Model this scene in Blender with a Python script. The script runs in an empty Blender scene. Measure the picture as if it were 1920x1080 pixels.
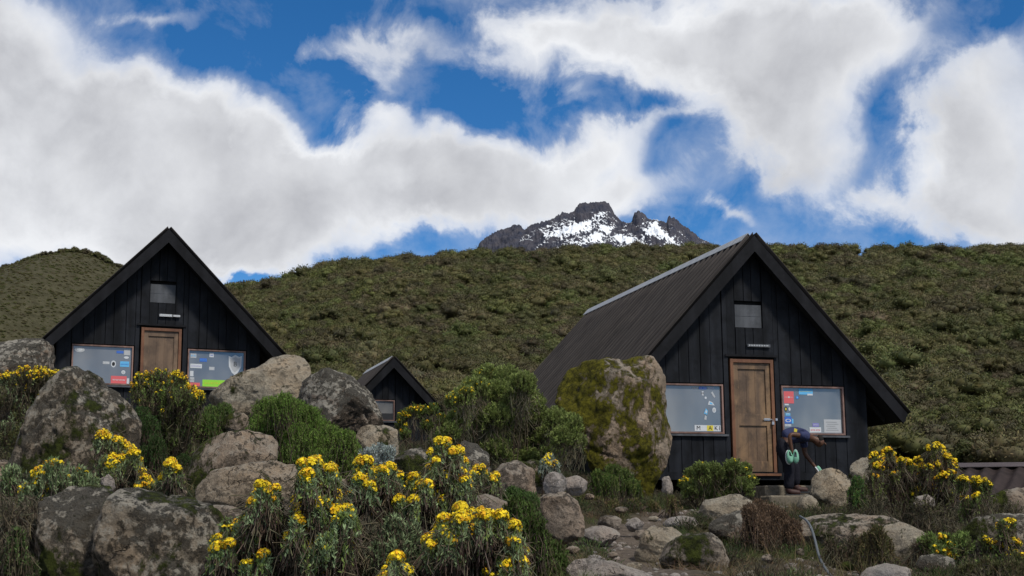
import bpy, math, random
import numpy as np
from mathutils import Vector, Matrix, noise as mnoise, Euler
R = math.radians
random.seed(7)
rng = np.random.default_rng(7)

# ------------------------------------------------------------------ camera
sc = bpy.context.scene
col = sc.collection
F, PITCH, ROLL = 2702.0, R(9.77), R(-0.46)
FW = Vector((0, math.cos(PITCH), math.sin(PITCH)))
U0 = Vector((0, -math.sin(PITCH), math.cos(PITCH)))
R0 = Vector((1, 0, 0))
RT = math.cos(ROLL)*R0 + math.sin(ROLL)*U0
UP = math.cos(ROLL)*U0 - math.sin(ROLL)*R0
cam_d = bpy.data.cameras.new('camera')
cam = bpy.data.objects.new('camera', cam_d); col.objects.link(cam); sc.camera = cam
cam_d.sensor_width = 36; cam_d.lens = 36*F/1920
cam_d.clip_start = 0.1; cam_d.clip_end = 30000
M = Matrix.Identity(4)
for i in range(3):
    M[i][0] = RT[i]; M[i][1] = UP[i]; M[i][2] = -FW[i]
cam.matrix_world = M

def P(px, py, Y):
    """the point at distance Y (metres ahead) that the photo shows at px, py"""
    d = RT*(px-960) + UP*(540-py) + FW*F
    return d*(Y/d.y)

def px_of(x, Y):
    return 960 + F*x/(Y*math.cos(PITCH))

# ------------------------------------------------------------------ light
SUN_EL, SUN_AZ = R(52), R(140)       # azimuth from +Y towards +X
EXPOSURE = 0.0
sd = Vector((math.sin(SUN_AZ)*math.cos(SUN_EL), math.cos(SUN_AZ)*math.cos(SUN_EL), math.sin(SUN_EL)))
sun_d = bpy.data.lights.new('sun', 'SUN'); sun = bpy.data.objects.new('sun', sun_d); col.objects.link(sun)
sun_d.energy = 3.2; sun_d.angle = R(7); sun_d.color = (1, .95, .84)
sun.rotation_euler = sd.to_track_quat('Z', 'Y').to_euler()
sc.view_settings.view_transform = 'Standard'; sc.view_settings.look = 'None'
sc.view_settings.exposure = EXPOSURE; sc.view_settings.gamma = 1

world = bpy.data.worlds.new('World'); sc.world = world; world.use_nodes = True
nt = world.node_tree; nt.nodes.clear()
def N(t, typ, **kw):
    n = t.nodes.new(typ)
    for k, v in kw.items():
        if k == 'ins':
            for i, val in v.items():
                if hasattr(val, 'links'): t.links.new(val, n.inputs[i])
                else: n.inputs[i].default_value = val
        else: setattr(n, k, v)
    return n
def MA(t, op, a, b=None, c=None, clamp=False):
    n = t.nodes.new('ShaderNodeMath'); n.operation = op; n.use_clamp = clamp
    for i, v in enumerate((a, b, c)):
        if v is None: continue
        if hasattr(v, 'links'): t.links.new(v, n.inputs[i])
        else: n.inputs[i].default_value = v
    return n.outputs[0]
def RAMP(t, fac, stops, interp='LINEAR'):
    n = t.nodes.new('ShaderNodeValToRGB'); t.links.new(fac, n.inputs[0]); cr = n.color_ramp
    cr.interpolation = interp
    while len(cr.elements) < len(stops): cr.elements.new(.5)
    for e, (p, c) in zip(cr.elements, stops):
        e.position = p; e.color = (c[0], c[1], c[2], 1) if isinstance(c, tuple) else (c, c, c, 1)
    return n.outputs[0]
def MIX(t, fac, a, b, blend='MIX'):
    n = t.nodes.new('ShaderNodeMix'); n.data_type = 'RGBA'; n.blend_type = blend
    for i, v in ((0, fac), (6, a), (7, b)):
        if hasattr(v, 'links'): t.links.new(v, n.inputs[i])
        else: n.inputs[i].default_value = v if i == 0 else (v[0], v[1], v[2], 1)
    return n.outputs[2]
def S(r, g, b):      # sRGB 0-255 to linear
    return tuple(((c/255+.055)/1.055)**2.4 if c > 10 else c/255/12.92 for c in (r, g, b))

sky = N(nt, 'ShaderNodeTexSky', sky_type='NISHITA', sun_disc=False, sun_elevation=SUN_EL, sun_rotation=SUN_AZ,
        altitude=3700, air_density=1.0, dust_density=0.2, ozone_density=3.0)
hs = N(nt, 'ShaderNodeHueSaturation', ins={'Saturation': 1.3, 'Value': 1.0, 'Color': sky.outputs[0]})
bg1 = N(nt, 'ShaderNodeBackground', ins={0: hs.outputs[0], 1: 0.12})
tc = N(nt, 'ShaderNodeTexCoord')
sep = N(nt, 'ShaderNodeSeparateXYZ', ins={0: tc.outputs['Generated']})
az = MA(nt, 'ARCTAN2', sep.outputs[0], sep.outputs[1])
el = MA(nt, 'ARCSINE', sep.outputs[2])
# wisps: domain-warped noise on the direction of view
n1 = N(nt, 'ShaderNodeTexNoise', ins={0: tc.outputs['Generated'], 'Scale': 7.0, 'Detail': 10.0, 'Roughness': .5, 'Distortion': .25})
n2 = N(nt, 'ShaderNodeTexNoise', ins={0: tc.outputs['Generated'], 'Scale': 20.0, 'Detail': 12.0, 'Roughness': .62, 'Distortion': .3})
n3 = N(nt, 'ShaderNodeTexNoise', ins={0: tc.outputs['Generated'], 'Scale': 5.0, 'Detail': 4.0, 'Roughness': .5})
s1 = N(nt, 'ShaderNodeSeparateXYZ', ins={0: n1.outputs['Color']})
s2 = N(nt, 'ShaderNodeSeparateXYZ', ins={0: n2.outputs['Color']})
def warp(base, a, b):
    w = MA(nt, 'MULTIPLY_ADD', MA(nt, 'SUBTRACT', a, .5), .14, base)
    return MA(nt, 'MULTIPLY_ADD', MA(nt, 'SUBTRACT', b, .5), .05, w)
azw = warp(az, s1.outputs[0], s2.outputs[0]); elw = warp(el, s1.outputs[1], s2.outputs[1])
# cloud banks: centre and half-size on the photo's pixel grid, tilt in degrees, density
BANKS = [(30,60,110,110,0,.75),(20,200,150,120,0,.5),(150,260,260,110,12,1.1),(300,330,260,120,12,1.1),(440,300,150,80,25,.8),(120,440,330,90,0,1.0),(520,450,180,80,0,.8),(560,330,110,70,20,.55),
 (650,125,110,42,-15,.62),(760,60,70,55,-10,.5),(900,115,75,38,20,.42),(700,170,60,24,0,.3),(275,22,60,26,0,.36),(470,8,60,18,0,.5),(560,110,40,40,0,.25),
 (730,250,70,40,10,.75),(860,330,190,55,0,.95),(950,400,330,60,0,1.05),(800,440,130,45,0,.8),(1100,300,120,45,-15,.75),(1240,245,90,20,-12,.3),(690,330,130,50,0,.7),(1160,360,60,70,0,.5),
 (1000,40,110,70,10,.95),(1150,100,160,75,0,.9),(1330,60,260,110,8,1.2),(1530,120,190,120,10,1.1),(1480,250,120,90,25,.85),(1540,330,70,60,0,.6),(1650,40,90,70,0,.6),
 (1850,250,90,120,0,.95),(1810,330,120,70,0,.6),(1800,420,200,48,0,.85),(1850,130,50,40,-20,.4),(1400,445,60,26,0,.6),(1640,410,80,30,0,.35),(1030,190,40,22,0,.25),(1060,215,50,16,0,.2),
 (575,285,60,38,15,-.55),(430,515,70,22,0,-.9),(600,200,60,40,0,-.3),(1650,250,60,130,12,-.28),(1690,120,50,80,10,-.3),(-250,250,260,300,0,1.0),(2200,250,220,300,0,1.0),(900,-350,900,130,0,.9)]
acc = None
for (cx, cy, rx, ry, tilt, dens) in BANKS:
    d = (RT*(cx-960) + UP*(540-cy) + FW*F).normalized()
    a0, e0 = math.atan2(d.x, d.y), math.asin(d.z)
    ct, st = math.cos(R(-tilt)), math.sin(R(-tilt))
    da = MA(nt, 'SUBTRACT', azw, a0); de = MA(nt, 'SUBTRACT', elw, e0)
    ux = MA(nt, 'MULTIPLY_ADD', da, ct*F/rx*.94, MA(nt, 'MULTIPLY', de, st*F/rx))
    uy = MA(nt, 'MULTIPLY_ADD', da, -st*F/ry*.94, MA(nt, 'MULTIPLY', de, ct*F/ry))
    q = MA(nt, 'ADD', MA(nt, 'MULTIPLY', ux, ux), MA(nt, 'MULTIPLY', uy, uy))
    g = MA(nt, 'MULTIPLY', MA(nt, 'EXPONENT', MA(nt, 'MULTIPLY', q, -1.15)), dens)
    acc = g if acc is None else MA(nt, 'ADD', acc, g)
# elsewhere in the sky the clouds are plain noise
away = RAMP(nt, MA(nt, 'ABSOLUTE', az), [(.42, 0.0), (.6, 1.0)])
high = RAMP(nt, el, [(.36, 0.0), (.5, 1.0)])
far = MA(nt, 'MAXIMUM', away, high)
acc = MA(nt, 'ADD', acc, MA(nt, 'MULTIPLY', far, RAMP(nt, n3.outputs[0], [(.38, 0.0), (.62, 1.1)])))
dens = MA(nt, 'ADD', acc, MA(nt, 'MULTIPLY', MA(nt, 'SUBTRACT', n2.outputs[0], .5), 1.25))
cov = RAMP(nt, dens, [(.10, 0.0), (.34, .22), (.60, .72), (1.0, 1.0)])
thick = RAMP(nt, MA(nt, 'ADD', MA(nt, 'MULTIPLY', MA(nt, 'SUBTRACT', n2.outputs[0], .5), .5), MA(nt, 'MULTIPLY_ADD', MA(nt, 'SUBTRACT', n1.outputs[0], .5), 1.6, MA(nt, 'MULTIPLY', MA(nt, 'MINIMUM', acc, 1.45), .5))), [(.30, 0.0), (1.5, 1.0)])
# billows: brighter on the side turned up and to the sun, greyer below
offv = N(nt, 'ShaderNodeVectorMath', operation='ADD', ins={0: tc.outputs['Generated'], 1: (.010, 0, .020)})
na = N(nt, 'ShaderNodeTexNoise', ins={0: tc.outputs['Generated'], 'Scale': 9.0, 'Detail': 10.0, 'Roughness': .52, 'Distortion': .2})
nb = N(nt, 'ShaderNodeTexNoise', ins={0: offv.outputs[0], 'Scale': 9.0, 'Detail': 10.0, 'Roughness': .52, 'Distortion': .2})
relief = MA(nt, 'SUBTRACT', na.outputs[0], nb.outputs[0])
thick = MA(nt, 'SUBTRACT', thick, MA(nt, 'MULTIPLY', relief, 1.3), clamp=True)
ccol = MIX(nt, thick, S(234, 236, 240), S(164, 166, 173))
n4 = N(nt, 'ShaderNodeTexNoise', ins={0: tc.outputs['Generated'], 'Scale': 14.0, 'Detail': 8.0, 'Roughness': .5, 'Distortion': .3})
ccol = MIX(nt, MA(nt, 'MULTIPLY', MA(nt, 'SUBTRACT', n4.outputs[0], .42, clamp=True), .9), ccol, S(245, 246, 248))
bg2 = N(nt, 'ShaderNodeBackground', ins={0: ccol, 1: 1.05})
cov = MA(nt, 'MAXIMUM', cov, RAMP(nt, MA(nt, 'MULTIPLY', n1.outputs[0], n2.outputs[0]), [(.21, 0.0), (.42, .34)]))
mx = N(nt, 'ShaderNodeMixShader', ins={0: cov, 1: bg1.outputs[0], 2: bg2.outputs[0]})
out = N(nt, 'ShaderNodeOutputWorld', ins={0: mx.outputs[0]})
world.cycles.sampling_method = 'MANUAL'; world.cycles.sample_map_resolution = 512

# ------------------------------------------------------------------ helpers
def tag(o, label=None, cat=None, group=None, kind=None):
    if label: o['label'] = label
    if cat: o['category'] = cat
    if group: o['group'] = group
    if kind: o['kind'] = kind
    return o
def empty(name, loc, rz=0):
    o = bpy.data.objects.new(name, None); col.objects.link(o); o.location = loc; o.rotation_euler = (0, 0, rz)
    o.empty_display_size = .2
    return o
class MB:
    def __init__(s): s.v = []; s.f = []; s.m = []
    def box(s, x0, x1, y0, y1, z0, z1, mi=0):
        n = len(s.v)
        s.v += [(x0,y0,z0),(x1,y0,z0),(x1,y1,z0),(x0,y1,z0),(x0,y0,z1),(x1,y0,z1),(x1,y1,z1),(x0,y1,z1)]
        for q in ((0,3,2,1),(4,5,6,7),(0,1,5,4),(1,2,6,5),(2,3,7,6),(3,0,4,7)): s.f.append(tuple(n+i for i in q)); s.m.append(mi)
    def hexa(s, pts, mi=0):      # 8 points in the order of box()
        n = len(s.v); s.v += [tuple(p) for p in pts]
        for q in ((0,3,2,1),(4,5,6,7),(0,1,5,4),(1,2,6,5),(2,3,7,6),(3,0,4,7)): s.f.append(tuple(n+i for i in q)); s.m.append(mi)
    def prism(s, poly, y0, y1, mi=0):   # polygon in xz, counter-clockwise seen from -y
        n = len(s.v); k = len(poly)
        s.v += [(x, y0, z) for x, z in poly] + [(x, y1, z) for x, z in poly]
        s.f.append(tuple(n+i for i in range(k))); s.m.append(mi)
        s.f.append(tuple(n+k+i for i in reversed(range(k)))); s.m.append(mi)
        for i in range(k):
            j = (i+1) % k; s.f.append((n+i, n+k+i, n+k+j, n+j)); s.m.append(mi)
    def tube(s, pts, rad, sides=6, mi=0):
        rad = rad if hasattr(rad, '__len__') else [rad]*len(pts)
        n = len(s.v); pts = [Vector(p) for p in pts]
        for i, p in enumerate(pts):
            t = (pts[min(i+1, len(pts)-1)] - pts[max(i-1, 0)]).normalized()
            a = t.cross(Vector((.13, .31, .94)) if abs(t.z) < .9 else Vector((1, 0, 0))).normalized(); b = t.cross(a)
            for k in range(sides):
                w = 2*math.pi*k/sides; q = p + (a*math.cos(w)+b*math.sin(w))*rad[i]; s.v.append(tuple(q))
        for i in range(len(pts)-1):
            for k in range(sides):
                k2 = (k+1) % sides
                s.f.append((n+i*sides+k, n+i*sides+k2, n+(i+1)*sides+k2, n+(i+1)*sides+k)); s.m.append(mi)
        s.f.append(tuple(n+k for k in reversed(range(sides)))); s.m.append(mi)
        e = n+(len(pts)-1)*sides; s.f.append(tuple(e+k for k in range(sides))); s.m.append(mi)
    def text(s, txt, x, y, z, size, mi=0, width=None):   # upright lettering facing -y, centred on x, z
        c = bpy.data.curves.new('t', 'FONT'); c.body = txt; c.size = size; c.align_x = 'CENTER'; c.align_y = 'CENTER'; c.extrude = .0008
        o = bpy.data.objects.new('t', c); col.objects.link(o); dg = bpy.context.evaluated_depsgraph_get(); dg.update()
        me = bpy.data.meshes.new_from_object(o.evaluated_get(dg)); n = len(s.v)
        xs = [v.co.x for v in me.vertices]; k = 1
        if width and xs: k = width/max(max(xs)-min(xs), 1e-4)
        s.v += [(x+v.co.x*k, y-v.co.z, z+v.co.y) for v in me.vertices]
        for p in me.polygons: s.f.append(tuple(n+i for i in p.vertices)); s.m.append(mi)
        bpy.data.objects.remove(o); bpy.data.meshes.remove(me); bpy.data.curves.remove(c)
    def build(s, name, mats, parent=None, smooth=False, bevel=0):
        me = bpy.data.meshes.new(name); me.from_pydata(s.v, [], s.f)
        for m in (mats if isinstance(mats, (list, tuple)) else [mats]): me.materials.append(m)
        me.polygons.foreach_set('material_index', s.m)
        if smooth: me.polygons.foreach_set('use_smooth', [True]*len(s.f))
        me.update()
        o = bpy.data.objects.new(name, me); col.objects.link(o)
        if parent: o.parent = parent
        if bevel:
            b = o.modifiers.new('bevel', 'BEVEL'); b.width = bevel; b.segments = 1; b.limit_method = 'ANGLE'
        return o
def np_mesh(name, V, Fq, mats, smooth=False, colr=None, mi=None, parent=None, link=True):
    """V (n,3); Fq (m,k) faces of one size"""
    me = bpy.data.meshes.new(name); V = np.asarray(V, np.float32); Fq = np.asarray(Fq, np.int32)
    m, k = Fq.shape
    me.vertices.add(len(V)); me.vertices.foreach_set('co', V.ravel())
    me.loops.add(m*k); me.loops.foreach_set('vertex_index', Fq.ravel())
    me.polygons.add(m); me.polygons.foreach_set('loop_start', np.arange(0, m*k, k, dtype=np.int32))
    me.polygons.foreach_set('loop_total', np.full(m, k, np.int32))
    if smooth: me.polygons.foreach_set('use_smooth', np.ones(m, bool))
    for q in (mats if isinstance(mats, (list, tuple)) else [mats]): me.materials.append(q)
    if mi is not None: me.polygons.foreach_set('material_index', np.asarray(mi, np.int32))
    if colr is not None:
        at = me.attributes.new('tint', 'FLOAT_COLOR', 'POINT'); c = np.ones((len(V), 4), np.float32); c[:, :3] = colr
        at.data.foreach_set('color', c.ravel())
    me.update(); me.validate()
    o = bpy.data.objects.new(name, me)
    if link: col.objects.link(o)
    if parent: o.parent = parent
    return o

# ------------------------------------------------------------------ materials
def mat(name, base=None, rough=.7, spec=.3):
    m = bpy.data.materials.new(name); m.use_nodes = True; t = m.node_tree
    b = t.nodes['Principled BSDF']; b.inputs['Roughness'].default_value = rough; b.inputs['Specular IOR Level'].default_value = spec
    if base: b.inputs['Base Color'].default_value = (*base, 1)
    return m, t, b
def objco(t): return N(t, 'ShaderNodeTexCoord').outputs['Object']
def scaled(t, v, s):
    n = t.nodes.new('ShaderNodeMapping'); t.links.new(v, n.inputs[0]); n.inputs['Scale'].default_value = s; return n.outputs[0]
def bump(t, b, h, strength, dist):
    n = N(t, 'ShaderNodeBump', ins={'Strength': strength, 'Distance': dist, 'Height': h}); t.links.new(n.outputs[0], b.inputs['Normal']); return n
def NZ(t, v, scale, detail=6, rough=.6, dist=0):
    return N(t, 'ShaderNodeTexNoise', ins={0: v, 'Scale': scale, 'Detail': detail, 'Roughness': rough, 'Distortion': dist}).outputs[0]

def plank_mat(name, c1, c2, streak=60, lift=None):
    m, t, b = mat(name, rough=.62, spec=.35)
    v = objco(t)
    st = NZ(t, scaled(t, v, (streak, streak, 1.3)), 1, 6, .65)
    bl = NZ(t, scaled(t, v, (5.2, 5.2, .35)), 1, 2, .5)
    c = MIX(t, st, c1, c2)
    c = MIX(t, MA(t, 'MULTIPLY', RAMP(t, bl, [(.35, 0.0), (.62, 1.0)]), .75), c, lift or tuple(x*2.0 for x in c2))
    wr = NZ(t, v, 2.6, 8, .7, .5)
    c = MIX(t, RAMP(t, wr, [(.36, .75), (.55, 0.0)]), c, tuple(x*.75 for x in c1))
    c = MIX(t, RAMP(t, NZ(t, scaled(t, v, (9, 9, 2)), 1.3, 8, .75), [(.58, 0.0), (.75, .5)]), c, tuple(min(1, x*1.5) for x in (lift or c2)))
    t.links.new(c, b.inputs['Base Color']); bump(t, b, st, .5, .004)
    return m
M_board = plank_mat('black_stained_boards', (.0035, .0038, .005), (.009, .010, .013), lift=(.019, .021, .027))
M_fascia = plank_mat('black_stained_bargeboard', (.004, .004, .005), (.009, .009, .011), lift=(.014, .014, .017))
M_dark, _, _ = mat('tarred_timber_lining', (.006, .006, .007), .9)
M_under, _, _ = mat('dark_underside_timber', (.012, .011, .010), .9)
M_door = plank_mat('varnished_door_timber', (.06, .04, .028), (.18, .112, .07), 45, lift=(.27, .165, .085))
M_door2 = plank_mat('weathered_door_timber', (.085, .055, .038), (.17, .11, .07), 45, lift=(.21, .135, .085))
M_jamb = plank_mat('reddish_door_jamb', (.10, .04, .022), (.17, .075, .04), 40, lift=(.2, .09, .045))
for m_ in (M_board, M_fascia): m_.node_tree.nodes['Principled BSDF'].inputs['Specular IOR Level'].default_value = .12
M_frame = plank_mat('red_brown_window_frame', (.09, .05, .042), (.15, .09, .075), 40)
M_vent = plank_mat('grey_weathered_panel', (.035, .038, .045), (.055, .058, .066), 30)
M_metal, _, mb = mat('galvanised_metal', (.45, .45, .47), .35); mb.inputs['Metallic'].default_value = .8
def glass_mat():
    m, t, b = mat('window_glass_with_curtain', rough=.06, spec=.5)
    v = objco(t)
    c = MIX(t, RAMP(t, NZ(t, scaled(t, v, (1.2, 1, .7)), 1.4, 2, .5), [(.35, 0.0), (.65, 1.0)]), (.11, .115, .125), (.20, .195, .19))
    t.links.new(c, b.inputs['Base Color']); b.inputs['IOR'].default_value = 1.9
    bump(t, b, NZ(t, v, 2.5, 2, .5), .05, .02)
    return m
M_glass = glass_mat()
def flat(name, c, rough=.5):
    return mat(name, c, rough)[0]
M_white = flat('white_vinyl', (.55, .57, .6)); M_red = flat('red_vinyl', (.62, .12, .13)); M_blue = flat('blue_vinyl', (.05, .14, .5))
M_cyan = flat('light_blue_vinyl', (.12, .42, .72)); M_green = flat('lime_vinyl', (.28, .62, .05)); M_yellow = flat('yellow_vinyl', (.6, .5, .06))
M_black = flat('black_ink', (.02, .02, .022)); M_greyp = flat('pale_grey_paper', (.42, .43, .45))
M_purple = flat('violet_vinyl', (.22, .2, .5))
def roof_mat(name, c1, c2, crest=None):
    m, t, b = mat(name, rough=.5, spec=.35)
    v = objco(t)
    n = NZ(t, scaled(t, v, (1, 4, 1)), 3, 8, .65)
    geo = N(t, 'ShaderNodeNewGeometry')
    c = MIX(t, RAMP(t, n, [(.3, 0.0), (.7, 1.0)]), c1, c2)
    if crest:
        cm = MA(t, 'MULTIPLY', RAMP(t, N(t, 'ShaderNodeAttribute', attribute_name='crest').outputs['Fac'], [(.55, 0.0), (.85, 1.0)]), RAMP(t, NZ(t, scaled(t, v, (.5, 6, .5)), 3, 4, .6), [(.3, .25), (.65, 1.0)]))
        c = MIX(t, cm, c, crest)  # crests coloured lighter, painting in rib contrast that the soft light doesn't give
    t.links.new(c, b.inputs['Base Color']); bump(t, b, n, .2, .01)
    return m
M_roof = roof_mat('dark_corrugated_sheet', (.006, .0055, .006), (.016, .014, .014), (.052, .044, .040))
M_roof2 = roof_mat('brown_corrugated_sheet', (.016, .012, .012), (.042, .030, .029))
for m_ in (M_roof, M_roof2):
    q_ = m_.node_tree.nodes['Principled BSDF']; q_.inputs['Roughness'].default_value = .75; q_.inputs['Specular IOR Level'].default_value = .15
M_cap = roof_mat('galvanised_ridge_cap', (.20, .21, .22), (.34, .35, .37))
M_capb = roof_mat('brown_ridge_cap', (.045, .034, .036), (.075, .058, .06))
def concrete():
    m, t, b = mat('worn_stone_block', rough=.9, spec=.2)
    v = objco(t); n = NZ(t, v, 14, 8, .7)
    c = MIX(t, RAMP(t, n, [(.3, 0.0), (.7, 1.0)]), (.07, .06, .045), (.20, .17, .13))
    t.links.new(c, b.inputs['Base Color']); bump(t, b, n, .6, .02); return m
M_conc = concrete()

def rock_mat(name, base, moss=0., dark=.4, pale=.4, mosscol=(.045, .055, .008), side=0.):
    m, t, b = mat(name, rough=.92, spec=.2)
    tco = N(t, 'ShaderNodeTexCoord'); v = tco.outputs['Object']
    oi = N(t, 'ShaderNodeObjectInfo')
    off = N(t, 'ShaderNodeVectorMath', operation='SCALE', ins={0: (37., 19., 53.), 'Scale': oi.outputs['Random']})
    v = N(t, 'ShaderNodeVectorMath', operation='ADD', ins={0: v, 1: off.outputs[0]}).outputs[0]
    big = NZ(t, v, 1.6, 4, .6, .5); mid = NZ(t, v, 7, 8, .7, .3); fine = NZ(t, v, 45, 6, .75)
    c = MIX(t, RAMP(t, mid, [(.32, 0.0), (.68, 1.0)]), tuple(x*.62 for x in base), tuple(x*1.3 for x in base))
    c = MIX(t, MA(t, 'MULTIPLY', RAMP(t, big, [(.35, 0.0), (.65, 1.0)]), .6), c, (base[0]*1.15, base[1]*.92, base[2]*.72))
    c = MIX(t, MA(t, 'MULTIPLY', RAMP(t, fine, [(.35, 1.0), (.55, 0.0)]), .5), c, tuple(x*.4 for x in base))
    # pale lichen, black lichen and moss grow in patches
    geo = N(t, 'ShaderNodeNewGeometry'); upn = N(t, 'ShaderNodeSeparateXYZ', ins={0: geo.outputs['Normal']}).outputs[2]
    pm = MA(t, 'MULTIPLY_ADD', upn, .18, MA(t, 'MULTIPLY_ADD', fine, .35, MA(t, 'MULTIPLY', NZ(t, v, 8, 12, .8, .2), .65)))
    pmask = MA(t, 'MULTIPLY', RAMP(t, pm, [(.64-.12*pale, 0.0), (.74-.12*pale, 1.0)]), .35+.35*pale)
    c = MIX(t, pmask, c, (.26, .245, .21))
    dm = MA(t, 'MULTIPLY_ADD', NZ(t, v, 3.5, 4, .5), .32, MA(t, 'MULTIPLY', NZ(t, v, 14, 12, .8, .2), .68))
    dmask = RAMP(t, dm, [(.56-.07*dark, 0.0), (.61-.07*dark, 1.0)])
    c = MIX(t, MA(t, 'MULTIPLY', dmask, min(1, dark*1.6)*.8), c, (.022, .019, .015))
    h = MA(t, 'MULTIPLY_ADD', mid, 1., MA(t, 'MULTIPLY', fine, .35))
    h = MA(t, 'SUBTRACT', h, MA(t, 'MULTIPLY', dmask, .35))
    if moss > 0:
        mm = NZ(t, scaled(t, v, (1, 1, .75)), 1.9, 12, .74, .15)
        if side: mm = MA(t, 'MULTIPLY_ADD', N(t, 'ShaderNodeSeparateXYZ', ins={0: tco.outputs['Object']}).outputs[0], -side, mm)
        mmask = RAMP(t, mm, [(.60-.17*moss, 0.0), (.64-.17*moss, 1.0)])
        mc = MIX(t, RAMP(t, NZ(t, v, 16, 5, .7), [(.35, 0.0), (.65, 1.0)]), tuple(x*.28 for x in mosscol), tuple(x*1.9 for x in mosscol))
        c = MIX(t, mmask, c, mc)
        h = MA(t, 'ADD', h, MA(t, 'MULTIPLY', mmask, MA(t, 'MULTIPLY_ADD', NZ(t, v, 60, 4, .8), 1.2, .5)))
    # cracks
    wv = N(t, 'ShaderNodeVectorMath', operation='ADD', ins={0: v, 1: N(t, 'ShaderNodeTexNoise', ins={0: v, 'Scale': 3., 'Detail': 5.}).outputs['Color']}).outputs[0]
    vc = N(t, 'ShaderNodeTexVoronoi', feature='DISTANCE_TO_EDGE', ins={0: wv, 'Scale': 1.7}).outputs['Distance']
    ck = MA(t, 'MULTIPLY', RAMP(t, vc, [(.0, 1.0), (.016, 0.0)]), RAMP(t, big, [(.54, 0.0), (.62, .8)]))
    c = MIX(t, MA(t, 'MULTIPLY', ck, .8), c, (.015, .013, .011)); h = MA(t, 'SUBTRACT', h, MA(t, 'MULTIPLY', ck, .8))
    t.links.new(c, b.inputs['Base Color']); bump(t, b, h, 1., .06)
    return m
RB = (.25, .21, .17)
RM = {
 'plain': rock_mat('brown_grey_rock', (.24, .20, .165), 0, .4, .4),
 'tan': rock_mat('tan_rock', (.29, .255, .20), .2, .25, .35),
 'lichen': rock_mat('rock_with_black_and_pale_lichen', (.27, .22, .18), 0., 1.3, 1.5),
 'flatmoss': rock_mat('flat_rock_with_moss_foot', (.26, .225, .18), .12, .3, .3),
 'pitted': rock_mat('rock_pitted_with_dark_lichen', (.25, .215, .17), .42, 1.1, 1.05),
 'moss': rock_mat('rock_with_moss', RB, .6, .35, .45),
 'mossy': rock_mat('rock_under_thick_moss', (.27, .22, .17), .88, .3, .55, (.105, .095, .008), side=.055),
 'grey': rock_mat('pale_grey_rock', (.30, .28, .27), 0, .1, .3),
}

def leaf_mat(name, trans=.25, rand=.25, attr=True, base=(.1, .1, .05), rough=.7, hue=.03):
    m, t, b = mat(name, rough=rough, spec=.25)
    oi = N(t, 'ShaderNodeObjectInfo')
    if attr:
        c = N(t, 'ShaderNodeAttribute', attribute_name='tint').outputs['Color']
    else:
        c = N(t, 'ShaderNodeRGB'); c.outputs[0].default_value = (*base, 1); c = c.outputs[0]
    h = N(t, 'ShaderNodeHueSaturation', ins={'Color': c,
        'Value': MA(t, 'MULTIPLY_ADD', oi.outputs['Random'], rand*2, 1-rand),
        'Hue': MA(t, 'MULTIPLY_ADD', MA(t, 'FRACT', MA(t, 'MULTIPLY', oi.outputs['Random'], 7.3)), hue, .5-hue/2)})
    c = h.outputs[0]
    t.links.new(c, b.inputs['Base Color'])
    tr = N(t, 'ShaderNodeBsdfTranslucent', ins={0: c})
    mxs = N(t, 'ShaderNodeMixShader', ins={0: trans, 1: b.outputs[0], 2: tr.outputs[0]})
    t.links.new(mxs.outputs[0], t.nodes['Material Output'].inputs[0])
    return m
M_leaf = leaf_mat('shrub_leaves', .25, .1); M_flower = leaf_mat('yellow_petals', .1, .03, hue=.0); M_twig = leaf_mat('woody_twigs', 0.0, .1)
M_hillleaf = leaf_mat('hillside_foliage', .15, .24)
M_grass = leaf_mat('grass_blades', .3, .3)

# ------------------------------------------------------------------ terrain
CP = [ # photo x, photo y, distance of points where the ground shows or must lie
 (-300,1180,8.5),(60,1150,8.5),(400,1140,8.5),(700,1130,8.5),(960,1130,8.5),(1150,1110,8.5),(1500,1140,8.5),(1850,1140,8.5),(2300,1150,8.5),
 (-200,1010,11.5),(60,985,11.5),(400,1000,11.5),(700,1015,11.5),(960,1055,11.5),(1130,1062,11.5),(1300,1065,11.5),(1500,1070,11.5),(1850,1080,11.5),(2200,1080,11.5),
 (-200,900,15),(60,905,15),(350,900,15),(700,930,15),(900,945,15),(1020,985,15),(1130,1012,15),(1300,1010,15),(1500,1010,15),(1750,1010,15),(2100,1020,15),
 (-200,850,19.5),(60,850,19.5),(300,850,19.5),(600,855,19.5),(800,880,19.5),(1000,905,19.5),(1150,935,19.5),(1300,955,19.5),(1480,958,19.5),(1700,960,19.5),(1950,985,19.5),
 (-200,825,24),(100,828,24),(300,829,24),(550,832,24),(700,848,24),(900,875,24),(1100,900,24),(1250,940,24),(1480,948,24),(1640,946,24),(1800,960,24),(2050,985,24),
 (-200,812,29.5),(100,812,29.5),(300,814,29.5),(550,818,29.5),(750,838,29.5),(1000,865,29.5),(1300,895,29.5),(1600,905,29.5),(1850,930,29.5),(2100,950,29.5),
 (-200,812,40),(300,815,40),(700,837,40),(1000,850,40),(1500,860,40),(2000,870,40),
 (-200,810,55),(500,812,55),(1000,812,55),(1500,812,55),(2100,812,55)]
cp = np.array([tuple(P(*c)) for c in CP]+[(x, 3.0, -1.35) for x in (-4, -2, 0, 2, 4)]+[(x, -3.0, -1.8) for x in (-4, 0, 4)]+[(x, 6.0, -.85) for x in (-3, -1, 1, 3)])
def tps_k(r2): return np.where(r2 > 1e-9, r2*np.log(np.maximum(r2, 1e-9))*.5, 0)
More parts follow.
